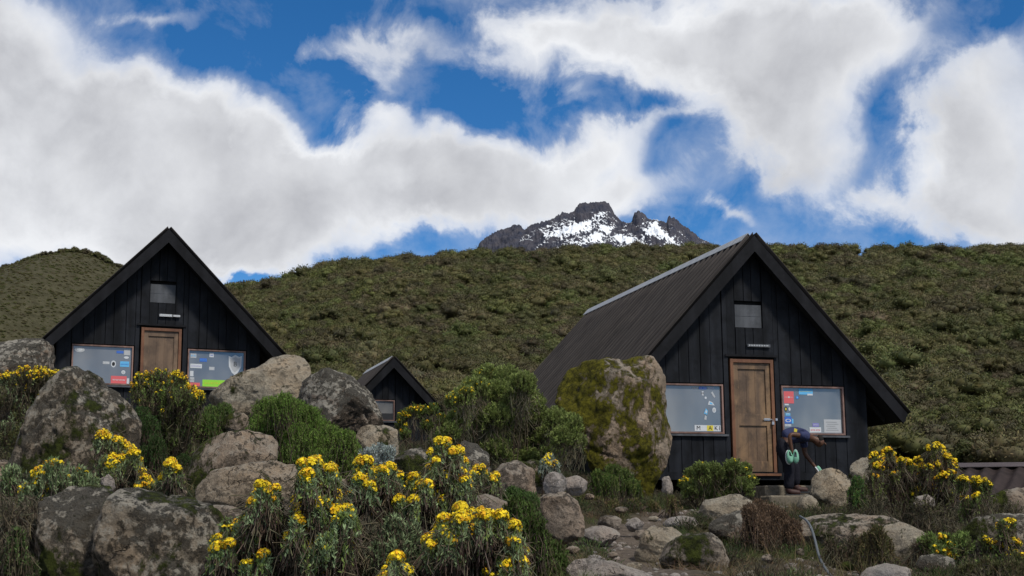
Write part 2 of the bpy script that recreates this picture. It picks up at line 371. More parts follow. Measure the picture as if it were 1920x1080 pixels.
def tps_fit(c):
    n = len(c); X = c[:, :2]; K = tps_k(((X[:, None]-X[None])**2).sum(-1)) + np.eye(n)*.4
    Pm = np.hstack([np.ones((n, 1)), X]); A = np.block([[K, Pm], [Pm.T, np.zeros((3, 3))]])
    return np.linalg.solve(A, np.concatenate([c[:, 2], np.zeros(3)]))
TW = tps_fit(cp)
def tps(x, y):
    sh = np.shape(x); x = np.ravel(x); y = np.ravel(y); o = np.empty(len(x))
    for i in range(0, len(x), 20000):
        q = np.stack([x[i:i+20000], y[i:i+20000]], 1); K = tps_k(((q[:, None]-cp[None, :, :2])**2).sum(-1))
        o[i:i+20000] = K@TW[:-3] + TW[-3] + q@TW[-2:]
    return o.reshape(sh)
SKY = np.array([(-900,760),(-100,760),(200,740),(330,640),(400,560),(430,548),(520,533),(600,506),(700,490),(770,481),(900,476),(1100,471),(1330,464),(1540,461),(1920,466),(2400,480),(3200,520)], float)
YR, Y0 = 180., 45.
def elev(px, py):      # slope z/Y of the line of sight
    d = RT*(px-960) + UP*(540-py) + FW*F
    return d.z/d.y
SKU = np.array([(RT*(a-960)+UP*(540-b-13)+FW*F) for a, b in SKY]); SKE = SKU[:, 2]/SKU[:, 1]; SKX = SKU[:, 0]/SKU[:, 1]
def smooth(a, b, x): t = np.clip((x-a)/(b-a), 0, 1); return t*t*(3-2*t)
def wave(x, y, s, seed=0):
    return (np.sin(x*s+seed)*np.cos(y*s*1.13+seed*2.1)+np.sin((x*.6+y*.8)*s*1.7+seed*3.3)*.6+np.cos((x*.9-y*.45)*s*2.9+seed)*.35)/1.95
def ground_z(x, y, rough=True):
    x = np.asarray(x, float); y = np.asarray(y, float)
    yy = np.clip(y, -4, 60); xx = np.clip(x, -14-yy*.35, 14+yy*.35)
    near = tps(xx, yy)
    u = x/np.maximum(y, 5.)
    e = np.interp(u, SKX, SKE)
    z0 = 3.2; zr = e*YR
    s = (y-Y0)/(YR-Y0)
    ridge = z0 + (zr-z0)*np.clip(s, 0, 1)**1.12
    ridge = np.where(s > 1, zr - (y-YR)*.035 - 4*smooth(1, 1.3, s), ridge)
    ridge += wave(x, y, .045, 2)*1.3*smooth(0, .5, s)*(s < 1.05)
    w = smooth(38, 58, y)
    z = near*(1-w)+ridge*w
    if rough:
        z = z + wave(x, y, 1.9, 1)*.05*(1-w)*smooth(4, 7, y) + wave(x, y, 5.3, 4)*.02*(1-w)
    return z
def gz(x, y): return float(ground_z(np.array([x]), np.array([y]))[0])
def grid(name, XX, YY, ZZ, m, smoothf=True):
    h, w = XX.shape; V = np.stack([XX, YY, ZZ], -1).reshape(-1, 3)
    i = np.arange((h-1)*w).reshape(h-1, w)[:, :-1].ravel()
    return np_mesh(name, V, np.stack([i, i+1, i+w+1, i+w], 1), m, smoothf)

def path_mask_np(x, y):
    px = 960 + F*x/np.maximum(y, 1)
    c = np.interp(y, [7, 11, 13, 15, 18, 21, 24], [1200, 1180, 1160, 1160, 1280, 1440, 1450])
    w = np.interp(y, [7, 11, 13, 15, 18, 21, 24], [190, 130, 100, 75, 55, 60, 60])
    m = np.clip(1.4-np.abs(px-c)/w, 0, 1)*(y < 24)
    c2 = np.clip(1.5-np.abs(px-1570)/130, 0, 1)*smooth(9, 10, y)*(1-smooth(12, 13.5, y))
    return np.maximum(m, c2*.8)
gm, t, b = mat('soil_and_low_grass', rough=.95, spec=.15)
v = N(t, 'ShaderNodeTexCoord').outputs['Object']
pth = N(t, 'ShaderNodeAttribute', attribute_name='path').outputs['Fac']
n1g = NZ(t, v, .9, 8, .65, .4); n2g = NZ(t, v, 12, 8, .75); n3g = NZ(t, v, .11, 6, .6, .3)
veg = MIX(t, RAMP(t, n2g, [(.35, 0.0), (.68, 1.0)]), (.014, .016, .007), (.05, .05, .02))
veg = MIX(t, RAMP(t, n1g, [(.42, 0.0), (.62, .7)]), veg, (.06, .047, .028))
soil = MIX(t, RAMP(t, n2g, [(.35, 0.0), (.65, 1.0)]), (.05, .038, .030), (.15, .12, .095))
sepg = N(t, 'ShaderNodeSeparateXYZ', ins={0: v})
hillc = MIX(t, RAMP(t, n3g, [(.35, 0.0), (.65, 1.0)]), (.035, .032, .016), (.085, .07, .042))
c = MIX(t, pth, veg, soil)
c = MIX(t, RAMP(t, MA(t, 'MULTIPLY', sepg.outputs[1], .01), [(.35, 0.0), (.6, 1.0)]), c, hillc)
t.links.new(c, b.inputs['Base Color']); bump(t, b, n2g, .8, .05)
rows = np.concatenate([np.linspace(-4, 6, 24)[:-1], 6*np.exp(np.linspace(0, math.log(200/6), 330)), 210*np.exp(np.linspace(0, math.log(9000/210), 30))])
us = np.linspace(-1, 1, 330); us = np.sign(us)*np.abs(us)**1.4*1.25
YY = np.repeat(rows[:, None], len(us), 1); XX = us[None]*(YY+9)
ZZ = ground_z(XX, YY)
ground = grid('ground', XX, YY, ZZ, gm); tag(ground, kind='structure')
at = ground.data.attributes.new('path', 'FLOAT', 'POINT'); at.data.foreach_set('value', path_mask_np(XX, YY).ravel().astype(np.float32))

# far hills
hm, t, b = mat('scrub_covered_hill', rough=.95, spec=.1)
v = N(t, 'ShaderNodeTexCoord').outputs['Object']
a1 = NZ(t, v, .28, 8, .75); a2 = NZ(t, v, .02, 4, .5)
c = MIX(t, RAMP(t, a1, [(.36, 0.0), (.66, 1.0)]), (.032, .033, .016), (.095, .09, .052))
c = MIX(t, MA(t, 'MULTIPLY', a2, .5), c, (.075, .06, .035))
t.links.new(c, b.inputs['Base Color']); bump(t, b, a1, 1., 1.5)
def far_hill(name, line, Yc, depth, m, nx=220, ny=60, pw=1.0):
    L = np.array(line, float); pxs = np.linspace(L[0, 0], L[-1, 0], nx); pys = np.interp(pxs, L[:, 0], L[:, 1])
    k = np.ones(7)/7; pys = np.convolve(np.pad(pys, 3, 'edge'), k, 'valid')
    top = np.array([tuple(P(a, bb, Yc)) for a, bb in zip(pxs, pys)])
    s = np.linspace(-.6, 1, ny)[:, None]
    Yg = Yc - s*depth + 0*top[None, :, 0]; Xg = top[None, :, 0] + 0*s
    drop = np.where(s > 0, np.abs(s)**1.25, np.abs(s)**1.6)*depth*.5
    Zg = top[None, :, 2] - drop + wave(Xg, Yg, .03, 3)*3*np.minimum(np.abs(s)*4, 1)
    return grid(name, Xg, Yg, Zg, m), top
hill, htop = far_hill('hill', [(-700,640),(-300,580),(0,512),(70,487),(120,475),(150,472),(180,477),(225,500),(300,530),(420,545),(560,560),(700,600)], 520, 330, hm)
tag(hill, kind='structure')
hm2, t, b = mat('bare_brown_hill', rough=.95, spec=.1)
v = N(t, 'ShaderNodeTexCoord').outputs['Object']; a1 = NZ(t, v, .1, 8, .7)
t.links.new(MIX(t, a1, (.09, .085, .06), (.17, .14, .10)), b.inputs['Base Color'])
hill2, _ = far_hill('hill', [(200,560),(380,542),(420,536),(445,529),(480,528),(520,529),(580,540),(700,560)], 800, 250, hm2)
tag(hill2, kind='structure')

# ------------------------------------------------------------------ snowy peak
def peak():
    L = np.array([(800,500),(870,482),(893,468),(898,456),(905,447),(915,440),(928,432),(940,428),(952,424),(965,419),(974,418),(979,424),(984,429),(992,421),(1000,417),(1015,414),(1030,410),(1042,404),(1053,396),(1059,396),(1068,397),(1077,393),(1080,386),(1086,379),(1093,377),(1101,379),(1107,376),(1118,377),(1128,375),(1136,376),(1143,380),(1149,391),(1152,399),(1157,404),(1162,410),(1170,414),(1178,416),(1185,413),(1187,403),(1191,395),(1196,393),(1203,395),(1209,398),(1213,406),(1219,409),(1230,409),(1240,412),(1250,415),(1252,405),(1256,403),(1263,405),(1272,412),(1280,420),(1290,425),(1301,434),(1312,444),(1330,452),(1360,468),(1420,500)], float)
    Yc = 4200.; nx = 620; ny = 270
    pxs = np.linspace(800, 1420, nx); pys = np.interp(pxs, L[:, 0], L[:, 1])
    top = np.array([tuple(P(a, b, Yc)) for a, b in zip(pxs, pys)])
    X = top[:, 0]; z = top[:, 2]
    k = np.ones(61)/61; zb = np.convolve(np.pad(z, 30, 'edge'), k, 'valid')
    s = np.concatenate([np.linspace(-60, 0, 20)[:-1], 360*np.linspace(0, 1, ny)**1.2])[:, None]
    Yg = Yc - s + 0*X[None]; Xg = X[None]+0*s
    w = smooth(8, 110, s)
    zz = z[None]*(1-w)+zb[None]*w
    cl = np.where(s > 0, 26*(1-np.exp(-np.abs(s)/14))*(1+.3*np.sin(Xg*.03)) + np.abs(s)*.62, np.abs(s)*1.3)
    H = np.empty_like(Xg)
    for i in range(Xg.shape[0]):
        for j in range(Xg.shape[1]):
            x, y = Xg[i, j], Yg[i, j]
            q = Vector((x*.022+y*.006, y*.008-x*.004, 3.))
            r1 = 1-abs(mnoise.noise(q))*2
            q2 = Vector((x*.07, y*.035, 9.))
            r2 = mnoise.fractal(q2, 1., 2., 5)
            r3 = mnoise.fractal(Vector((x*.16, y*.12, 2.)), .7, 2., 4)
            H[i, j] = r1*24*min(1, abs(s[i, 0])/40) + r2*14*min(1, .3+abs(s[i, 0])/25) + r3*5.5
    # broad buttresses standing out between the snow gullies
    but = 14*np.sin(Xg*.021+Yg*.012+.6)*np.clip(s/60, 0, 1)
    Zg = zz - cl + H*.75 - 4 + but
    m, t, b = mat('volcanic_rock_and_snow', rough=.85, spec=.2)
    v = N(t, 'ShaderNodeTexCoord').outputs['Object']
    geo = N(t, 'ShaderNodeNewGeometry'); nz = N(t, 'ShaderNodeSeparateXYZ', ins={0: geo.outputs['Normal']}).outputs[2]
    r = NZ(t, scaled(t, v, (1, 1, 1.6)), .035, 8, .7)
    c = MIX(t, RAMP(t, r, [(.35, 0.0), (.65, 1.0)]), (.028, .034, .056), (.075, .07, .082))  # blue of distance haze is mixed into the rock colour
    sn = MA(t, 'ADD', MA(t, 'MULTIPLY', nz, .8), MA(t, 'MULTIPLY', NZ(t, scaled(t, v, (1.5, .7, 1.2)), .016, 9, .62, .6), 1.5))
    at = N(t, 'ShaderNodeAttribute', attribute_name='snow').outputs['Fac']
    sn = MA(t, 'ADD', sn, at)
    snm = RAMP(t, MA(t, 'MULTIPLY', sn, .5), [(.585, 0.0), (.615, 1.0)])
    c = MIX(t, snm, c, (.8, .83, .88))
    t.links.new(c, b.inputs['Base Color'])
    bump(t, b, NZ(t, v, .08, 8, .7), .8, 4.)
    o = grid('mountain', Xg, Yg, Zg, m, True); tag(o, kind='structure')
    # where the snowfields lie
    sv = np.full(Xg.shape, -.31)
    for (cx, cy, rx, ry, tilt, a) in [(1070,430,46,10,-14,.6),(1115,408,26,5,-25,.3),(1120,440,20,9,-20,.35),(1105,452,34,8,0,.35),(1158,444,34,7,25,.45),(1195,452,24,8,22,.4),
                                      (1222,435,16,14,10,.4),(1250,446,30,8,30,.4),(1232,418,8,18,-10,.3),(1030,420,36,6,-15,.1),(1150,425,14,6,10,.25),(1280,440,12,14,-30,.12)]:
        d = np.einsum('ijk,k->ij', np.stack([Xg, Yg, Zg], -1), np.array(FW))
        pxg = 960+F*np.einsum('ijk,k->ij', np.stack([Xg, Yg, Zg], -1), np.array(RT))/d
        pyg = 540-F*np.einsum('ijk,k->ij', np.stack([Xg, Yg, Zg], -1), np.array(UP))/d
        ct, st = math.cos(R(-tilt)), math.sin(R(-tilt))
        du, dv = (pxg-cx), (pyg-cy)
        uu = (du*ct-dv*st)/rx; vv = (du*st+dv*ct)/ry
        sv += a*np.exp(-(uu**2+vv**2)*.9)
    for (cx, rx) in [(930, 42), (1130, 0)]:
        if rx: sv -= .5*np.exp(-((pxg-cx)/rx)**2)
    at = o.data.attributes.new('snow', 'FLOAT', 'POINT'); at.data.foreach_set('value', sv.ravel().astype(np.float32))
peak()

# ------------------------------------------------------------------ huts
def gable_z(x, ridge, slope): return ridge - abs(x)*slope
def corrugated(name, y0, y1, xe, ridge, slope, side, m, parent, pitch=.27, amp=.05, lift=.0):
    n = int((y1-y0)/pitch*8); ys = np.linspace(y0, y1, n); h = amp*np.cos((ys-y0)/pitch*2*math.pi)
    h = np.sign(h)*np.abs(h/amp)**.7*amp
    k = 9; ts = np.linspace(0, 1, k)
    nx, nz_ = side*slope/math.hypot(1, slope), 1/math.hypot(1, slope)
    XX = (side*xe*ts[None]+nx*h[:, None]); YY = ys[:, None]+0*ts[None]; ZZ = ridge-slope*xe*ts[None]+nz_*h[:, None]+lift
    if side < 0: XX, YY, ZZ = XX[:, ::-1], YY[:, ::-1], ZZ[:, ::-1]
    o = grid(name, XX, YY, ZZ, m, True); o.parent = parent
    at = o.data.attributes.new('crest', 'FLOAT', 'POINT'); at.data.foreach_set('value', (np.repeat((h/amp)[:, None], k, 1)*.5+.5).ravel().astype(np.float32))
    so = o.modifiers.new('s', 'SOLIDIFY'); so.thickness = .012
    return o
def hut(loc, phi, label, W, H, E, eh, ov, L, tint, dw=.405, door=True, win=None, wz=(.654, 1.504), hw=.55, opening_attic=(-.27, .27, 2.52, 3.02), backov=.35, floor_gap=.5, cat='hut'):
    root = empty('a_frame_hut', loc, phi); tag(root, label, cat, 'black A-frame huts')
    slope = (H-eh)/E
    th = .13
    hgt = lambda x: H - th*math.hypot(1, slope) - abs(x)*slope
    D = L-backov
    # opening list (x0, x1, z0, z1)
    op = []
    if door: op.append((-dw-.03, dw+.03, -.02, 1.99))
    for (a, b_, c, d) in (win or []): op.append((a-.02, b_+.02, c-.02, d+.02))
    if opening_attic: op.append(opening_attic)
    w = MB(); rr = random.Random(int(tint*1000))
    edges = sorted(set([-W, W] + [round(e, 3) for o_ in op for e in o_[:2]]))
    k = 0
    for e0, e1 in zip(edges[:-1], edges[1:]):
        n = max(1, round((e1-e0)/.2))
        cutx = [e0]+[e0+(e1-e0)*(q+rr.uniform(-.16, .16))/n for q in range(1, n)]+[e1]
        for i in range(n):
            x0 = cutx[i]+.004+rr.uniform(0, .003); x1 = cutx[i+1]-.004-rr.uniform(0, .003)
            cuts = [(o_[2], o_[3]) for o_ in op if o_[0] < (x0+x1)/2 < o_[1]]
            z = 0.; segs = []
            for c0, c1 in sorted(cuts):
                if c0 > z+.01: segs.append((z, c0))
                z = c1
            segs.append((z, None))
            for s0, s1 in segs:
                k += 1; yo = .0 if k % 2 else .02; yo += rr.uniform(0, .008)
                if s1 is None:
                    za, zb = hgt(x0), hgt(x1)
                    if min(za, zb) < s0+.02: continue
                    w.hexa([(x0,yo,s0),(x1,yo,s0),(x1,.05,s0),(x0,.05,s0),(x0,yo,za),(x1,yo,zb),(x1,.05,zb),(x0,.05,za)])
                else: w.box(x0, x1, yo, .05, s0, s1)
    wall = w.build('wall', M_board, root)
    # lining and the side and back walls
    w = MB(); zs = hgt(W)
    w.prism([(-W+.03, 0), (W-.03, 0), (W-.03, zs), (0, hgt(0)-.03), (-W+.03, zs)], .12, D)
    nb = int((D-.1)/.2)
    for i in range(nb):
        for sd_ in (-1, 1):
            y = .06+i*.2; xo = W if i % 2 else W-.012
            w.box(min(sd_*xo, sd_*(W-.04)), max(sd_*xo, sd_*(W-.04)), y, y+.19, 0, zs-.02)
    w.build('side_wall', M_dark, root)
    w = MB(); w.box(-W-.02, W+.02, -.03, D, -.13, -.003); w.build('floor_beam', M_board, root)
    if floor_gap:
        for px_, py_ in ((-W+.15, .12), (W-.15, .12), (-.15, .3), (-W+.15, 2.2), (W-.15, 2.2), (-W+.15, D-.3), (W-.15, D-.3)):
            w = MB(); w.box(px_-.14, px_+.14, py_-.1, py_+.2, -floor_gap-.5, -.133); w.build('pier', M_conc, root, bevel=.02)
    # roof: corrugated sheets, decking, bargeboards, ridge cap
    rf = MB()
    for sd_ in (-1, 1):
        a = (0, H-.035*math.hypot(1, slope)); e = (sd_*E, eh-.035*math.hypot(1, slope)); dz = .08*math.hypot(1, slope)
        poly = [(a[0], a[1]), (e[0], e[1]), (e[0], e[1]-dz), (a[0], a[1]-dz)]
        if sd_ > 0: poly = poly[::-1]
        rf.prism([poly[i] for i in range(4)], -ov+.045, L-.05)
    roof = rf.build('roof', M_under, root)
    for sd_ in (-1, 1):
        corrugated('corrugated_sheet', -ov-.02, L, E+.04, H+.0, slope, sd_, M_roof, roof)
        fb = MB(); d1 = .30; hh = math.hypot(1, slope)
        top = [(0, H-.02), (sd_*(E+.02), H-.02-slope*(E+.02))]
        poly = [top[0], top[1], (top[1][0]-sd_*.09, top[1][1]-.17), (0, H-.02-.19*hh)]
        if sd_ > 0: poly = poly[::-1]
        fb.prism(poly, -ov, -ov+.04); fb.build('bargeboard', M_fascia, roof)
        fb = MB(); poly2 = [(x, z) for x, z in poly]; fb.prism(poly2, L-.045, L-.01); fb.build('bargeboard', M_fascia, roof)
        for i in range(int(L/1.1)+1):
            rb = MB()
            y = .25+i*1.1
            a_ = H-.13*hh
            q = [(sd_*(W-.1), a_-slope*(W-.1)), (sd_*(E-.12), a_-slope*(E-.12)), (sd_*(E-.12), a_-slope*(E-.12)-.1), (sd_*(W-.1), a_-slope*(W-.1)-.14)]
            if sd_ > 0: q = q[::-1]
            rb.prism(q, y, y+.06); rb.build('rafter_end', M_under, roof)
    cp_ = MB()
    for sd_ in (-1, 1):
        x1 = sd_*.13; q = [(0, H+.075), (x1, H+.075-slope*.13), (x1, H+.067-slope*.13), (0, H+.063)]
        if sd_ > 0: q = q[::-1]
        cp_.prism(q, -ov+.25, L+.02)
    cp_.build('ridge_cap', M_cap, roof)
    # door
    if door:
        fr = MB(); fr.box(-dw, -dw+.055, -.012, .07, 0, 1.95); fr.box(dw-.055, dw, -.012, .07, 0, 1.95); fr.box(-dw+.057, dw-.057, -.012, .07, 1.89, 1.948)
        fr.build('door_frame', M_jamb, root)
        x0, x1 = -dw+.06, dw-.06
        dm = M_door if tint < 1.5 else M_door2
        db = MB(); s = .085
        db.box(x0+s, x1-s, .045, .075, .1, 1.85)          # sunk panels
        for bx in (x0+s+.165, x0+s+.33):
            db.box(bx-.0, bx+.004, .041, .0449, .2, .78); db.box(bx, bx+.004, .041, .0449, 1.02, 1.78)
        db.box(x0, x0+s, .02, .08, .01, 1.885); db.box(x1-s, x1, .02, .08, .01, 1.885)
        db.box(x0+s+.001, x1-s-.001, .021, .08, 1.78, 1.884); db.box(x0+s+.001, x1-s-.001, .021, .08, .80, 1.0); db.box(x0+s+.001, x1-s-.001, .021, .08, .011, .19)
        dr = db.build('door', dm, root, bevel=.004)
        bo = MB(); bo.tube([(x1-.16, .0, .91), (x1+.05, .0, .91)], .008, 8); bo.box(x1-.14, x1-.03, .006, .019, .89, .93); bo.box(x1+.062, x1+.1, -.022, -.013, .89, .93)
        bo.build('bolt', M_metal, dr)
        pl = MB(); pl.box(x1-.01, x1+.03, -.03, -.008, .82, .87); pl.tube([(x1, -.018, .87), (x1, -.018, .9), (x1+.02, -.018, .9), (x1+.02, -.018, .87)], .004, 6)
        pl.build('padlock', M_metal, dr)
        th_ = MB(); th_.box(-dw-.05, dw+.05, -.07, -.032, -.06, -.02); th_.build('threshold', M_jamb, root)
        # over-door header board
        hb = MB(); hb.box(-dw-.09, dw+.09, -.022, -.002, 1.992, 2.03); hb.build('door_head', M_fascia, root)
    wins = []
    for (a, b_, c, d) in (win or []):
        fr = MB(); fw_ = .028
        fr.box(a, a+fw_, .0, .08, c, d); fr.box(b_-fw_, b_, .0, .08, c, d); fr.box(a+fw_+.001, b_-fw_-.001, .002, .08, d-.03, d-.001); fr.box(a+fw_+.001, b_-fw_-.001, .002, .08, c+.001, c+.03)
        f = fr.build('window', M_frame, root)
        pn = MB(); pn.box(a+fw_+.0015, b_-fw_-.0015, .045, .055, c+.031, d-.031); pn.build('pane', M_glass, f)
        sl = MB(); sl.box(a-.03, b_+.06, -.05, -.003, c-.045, c-.012); sl.build('sill', M_vent, f)
        wins.append((f, a, b_, c, d))
    if opening_attic:
        a, b_, c, d = opening_attic
        v_ = MB(); v_.box(a+.01, b_-.01, .03, .07, c+.01, d-.07)
        v_.box(a+.02, b_-.02, .026, .0299, (c+d)/2-.03, (c+d)/2-.024)
        f = v_.build('attic_shutter', M_vent, root)
    return root, wins, hgt
def sticker(f, x0, x1, z0, z1, m, txt=None, tm=None, ts=.05, n=0):
    s = MB(); y = .0425-.0012*n
    s.box(min(x0, x1), max(x0, x1), y-.001, y, z0, z1, 0)
    if txt: s.text(txt, (x0+x1)/2, y-.0022, (z0+z1)/2, ts, 1, abs(x1-x0)*.82)
    return s.build('sticker', [m, tm or M_black], f)
def blob_sticker(f, pts, m, m2=None, inner=.55, n=0):
    s = MB(); y = .0425-.0012*n
    s.prism(pts, y-.001, y, 0)
    if m2:
        cx = sum(p[0] for p in pts)/len(pts); cz = sum(p[1] for p in pts)/len(pts)
        s.prism([(cx+(x-cx)*inner, cz+(z-cz)*inner) for x, z in pts], y-.003, y-.0015, 1)
    return s.build('sticker', [m, m2 or m], f)
def disc(cx, cz, r, r2=None, n=16): return [(cx+r*math.cos(2*math.pi*i/n), cz+(r2 or r)*math.sin(2*math.pi*i/n)) for i in range(n)]

RH = dict(W=2.2, H=4.108, E=2.80, eh=1.06, ov=.30, L=8.78)
wz = (.654, 1.504)
right_loc = (4.148, 24.888, 1.044)
rh, rw, rhg = hut(right_loc, .273, 'large black A-frame hut with corrugated roof and a bent-over person at its door', tint=1.0,
    win=[(-1.75, -.55, *wz), (.55, 1.75, *wz)], opening_attic=(-.28, .24, 2.50, 2.98), **RH)
f = rw[0][0]   # left window of the right hut: a column of stickers and a strip of four letters
w = MB(); y = .0425
w.box(-1.08, -.6, y-.001, y, .70, .80, 0); w.box(-.855, -.735, y-.0025, y-.0013, .703, .797, 2)
w.text('M', -1.01, y-.004, .75, .10, 1); w.text('A', -.795, y-.004, .75, .10, 1); w.text('K', -.69+.005, y-.004, .75, .10, 1); w.text('I', -.62, y-.004, .75, .10, 1)
w.build('sticker', [M_white, M_black, M_yellow], f)
sticker(f, -.98, -.84, 1.415, 1.46, M_blue, 'o o', M_white, .03); sticker(f, -1.1, -1.0, 1.42, 1.45, M_greyp, 'viii', M_black, .025)
sticker(f, -.81, -.70, 1.42, 1.45, M_greyp, 'oo', M_blue, .025)
sticker(f, -.93, -.895, 1.31, 1.38, M_white, 'II', M_black, .05); blob_sticker(f, disc(-.86, 1.27, .02), M_white)
blob_sticker(f, [(-.82, 1.15), (-.70, 1.14), (-.73, 1.19), (-.8, 1.22)], M_white, M_cyan, .5); blob_sticker(f, disc(-.71, 1.06, .035, .045), M_white, M_greyp)
blob_sticker(f, [(-.9, 1.0), (-.84, .98), (-.83, 1.05), (-.86, 1.09)], M_cyan, M_white); blob_sticker(f, [(-.9, .9), (-.86, .89), (-.85, .95), (-.88, .97)], M_greyp)
blob_sticker(f, [(-.76, 1.36), (-.70, 1.27), (-.68, 1.29), (-.73, 1.38)], M_greyp)
f = rw[1][0]   # right window of the right hut
sticker(f, .61, .80, 1.20, 1.41, M_red, '+', M_white, .06); w = sticker(f, .90, 1.17, 1.36, 1.468, M_cyan, '~', M_yellow, .05)
sticker(f, 1.06, 1.165, 1.345, 1.375, M_white, n=1); sticker(f, .62, .70, 1.165, 1.192, M_white)
blob_sticker(f, disc(.865, 1.305, .03), M_blue, M_cyan)
blob_sticker(f, disc(.64, 1.10, .028, .045), M_black, M_yellow); blob_sticker(f, disc(.71, 1.10, .02, .03), M_white)
sticker(f, .63, .72, .985, 1.03, M_cyan, '^', M_white, .05); sticker(f, .61, .74, .85, .97, M_blue, 'o', M_white, .12); sticker(f, .745, .775, .85, .93, M_cyan); sticker(f, .61, .73, .80, .835, M_white, '::::', M_black, .02)
sticker(f, 1.14, 1.26, .80, .86, M_purple, '=', M_white, .05); sticker(f, 1.08, 1.30, .70, .79, M_white, 'oo', M_red, .05)
w = MB(); w.box(1.36, 1.69, y-.001, y, .70, .93, 0)
for i in range(5): w.box(1.40+.02*(i % 2), 1.64-.03*(i % 3), y-.0025, y-.0013, .74+i*.035, .745+i*.035, 1)
w.build('sticker', [M_greyp, M_vent], f)
w = MB(); w.box(-.075, .355, -.035, -.006, 2.165, 2.215, 0); w.text('IIIIIIIIIIII', .13, -.037, 2.19, .034, 1, .36)
w.build('name_plate', [M_vent, M_white], rh)

LH = dict(W=2.06, H=3.948, E=2.43, eh=1.46, ov=.467, L=8.0)
left_loc = (-7.179, 29.219, 2.305)
lh, lw, lhg = hut(left_loc, .414, 'black A-frame hut with a crest-shaped sticker in its window, below the rounded hill', tint=2.0,
    win=[(-1.75, -.55, .754, 1.55), (.55, 1.75, .754, 1.55)], opening_attic=(-.26, .27, 2.47, 2.93), **LH)
f = lw[0][0]
blob_sticker(f, disc(-1.6, 1.44, .1, .05), M_greyp, M_white); sticker(f, -.88, -.74, 1.40, 1.45, M_blue); sticker(f, -.73, -.61, 1.37, 1.49, M_greyp); blob_sticker(f, disc(-.68, 1.32, .05, .025), M_white)
sticker(f, -.80, -.62, 1.13, 1.24, M_cyan, 'ooo', M_blue, .05); blob_sticker(f, disc(-.73, 1.02, .04), M_white, M_greyp); blob_sticker(f, disc(-.93, 1.18, .05, .07), M_white, M_black, .6)
sticker(f, -1.14, -1.01, 1.17, 1.225, M_greyp, 'XIII', M_white, .05); sticker(f, -.97, -.66, .79, .94, M_red, 'wwww', M_white, .06); sticker(f, -.655, -.61, .79, .9, M_white)
f = lw[1][0]
sticker(f, .61, .73, 1.37, 1.46, M_greyp, 'EE', M_cyan, .05); sticker(f, 1.0, 1.09, 1.40, 1.49, M_white, 'x', M_blue, .06); sticker(f, .80, .95, 1.30, 1.37, M_blue, 'oooo', M_cyan, .03)
sticker(f, .61, .85, 1.16, 1.25, M_white, 'mmmmmmm', M_purple, .04); sticker(f, 1.0, 1.11, 1.13, 1.20, M_greyp, 'Uuu', M_white, .05); sticker(f, .61, .68, .99, 1.1, M_white); sticker(f, .61, .7, .87, .97, M_greyp, '::', M_black, .03)
sticker(f, .61, .82, .79, .86, M_red); sticker(f, .87, 1.36, .79, .93, M_green, 'oOo', M_yellow, .05)
blob_sticker(f, [(1.40, 1.44), (1.46, 1.42), (1.54, 1.47), (1.62, 1.43), (1.68, 1.45), (1.67, 1.22), (1.6, 1.1), (1.54, 1.04), (1.47, 1.1), (1.41, 1.22)], M_white, M_greyp, .75)
w = MB(); w.text('B', 1.54, .037, 1.27, .14, 0); w.build('sticker', M_vent, f)
w = MB(); w.box(-.06, .20, -.03, -.006, 2.19, 2.24, 0); w.box(.22, .36, -.03, -.006, 2.195, 2.235, 0); w.text('IIIII', .07, -.033, 2.215, .03, 1, .2)
w.build('name_plate', [M_greyp, M_white], lh)

# the small hut between them, further up
ploc = P(733, 843, 41.5)
sh, sw, _ = hut(tuple(ploc), .30, 'small black A-frame hut half hidden behind the lichen boulder', W=1.12, H=2.62, E=1.36, eh=1.2, ov=.35, L=3.6, tint=3., door=False,
   win=[(-.62, .10, .82, 1.42)], opening_attic=None, floor_gap=.3)
w = MB(); w.box(-.57, .05, .036, .044, .85, 1.04); w.build('curtain', M_black, sw[0][0])
slabp = P(800, 838, 38); w = MB(); w.box(-1.2, 1.5, -.4, .4, -.4, 0); o = w.build('concrete_slab', M_conc, bevel=.02); o.location = slabp
tag(o, 'grey slab on the ground before the small hut', 'slab')

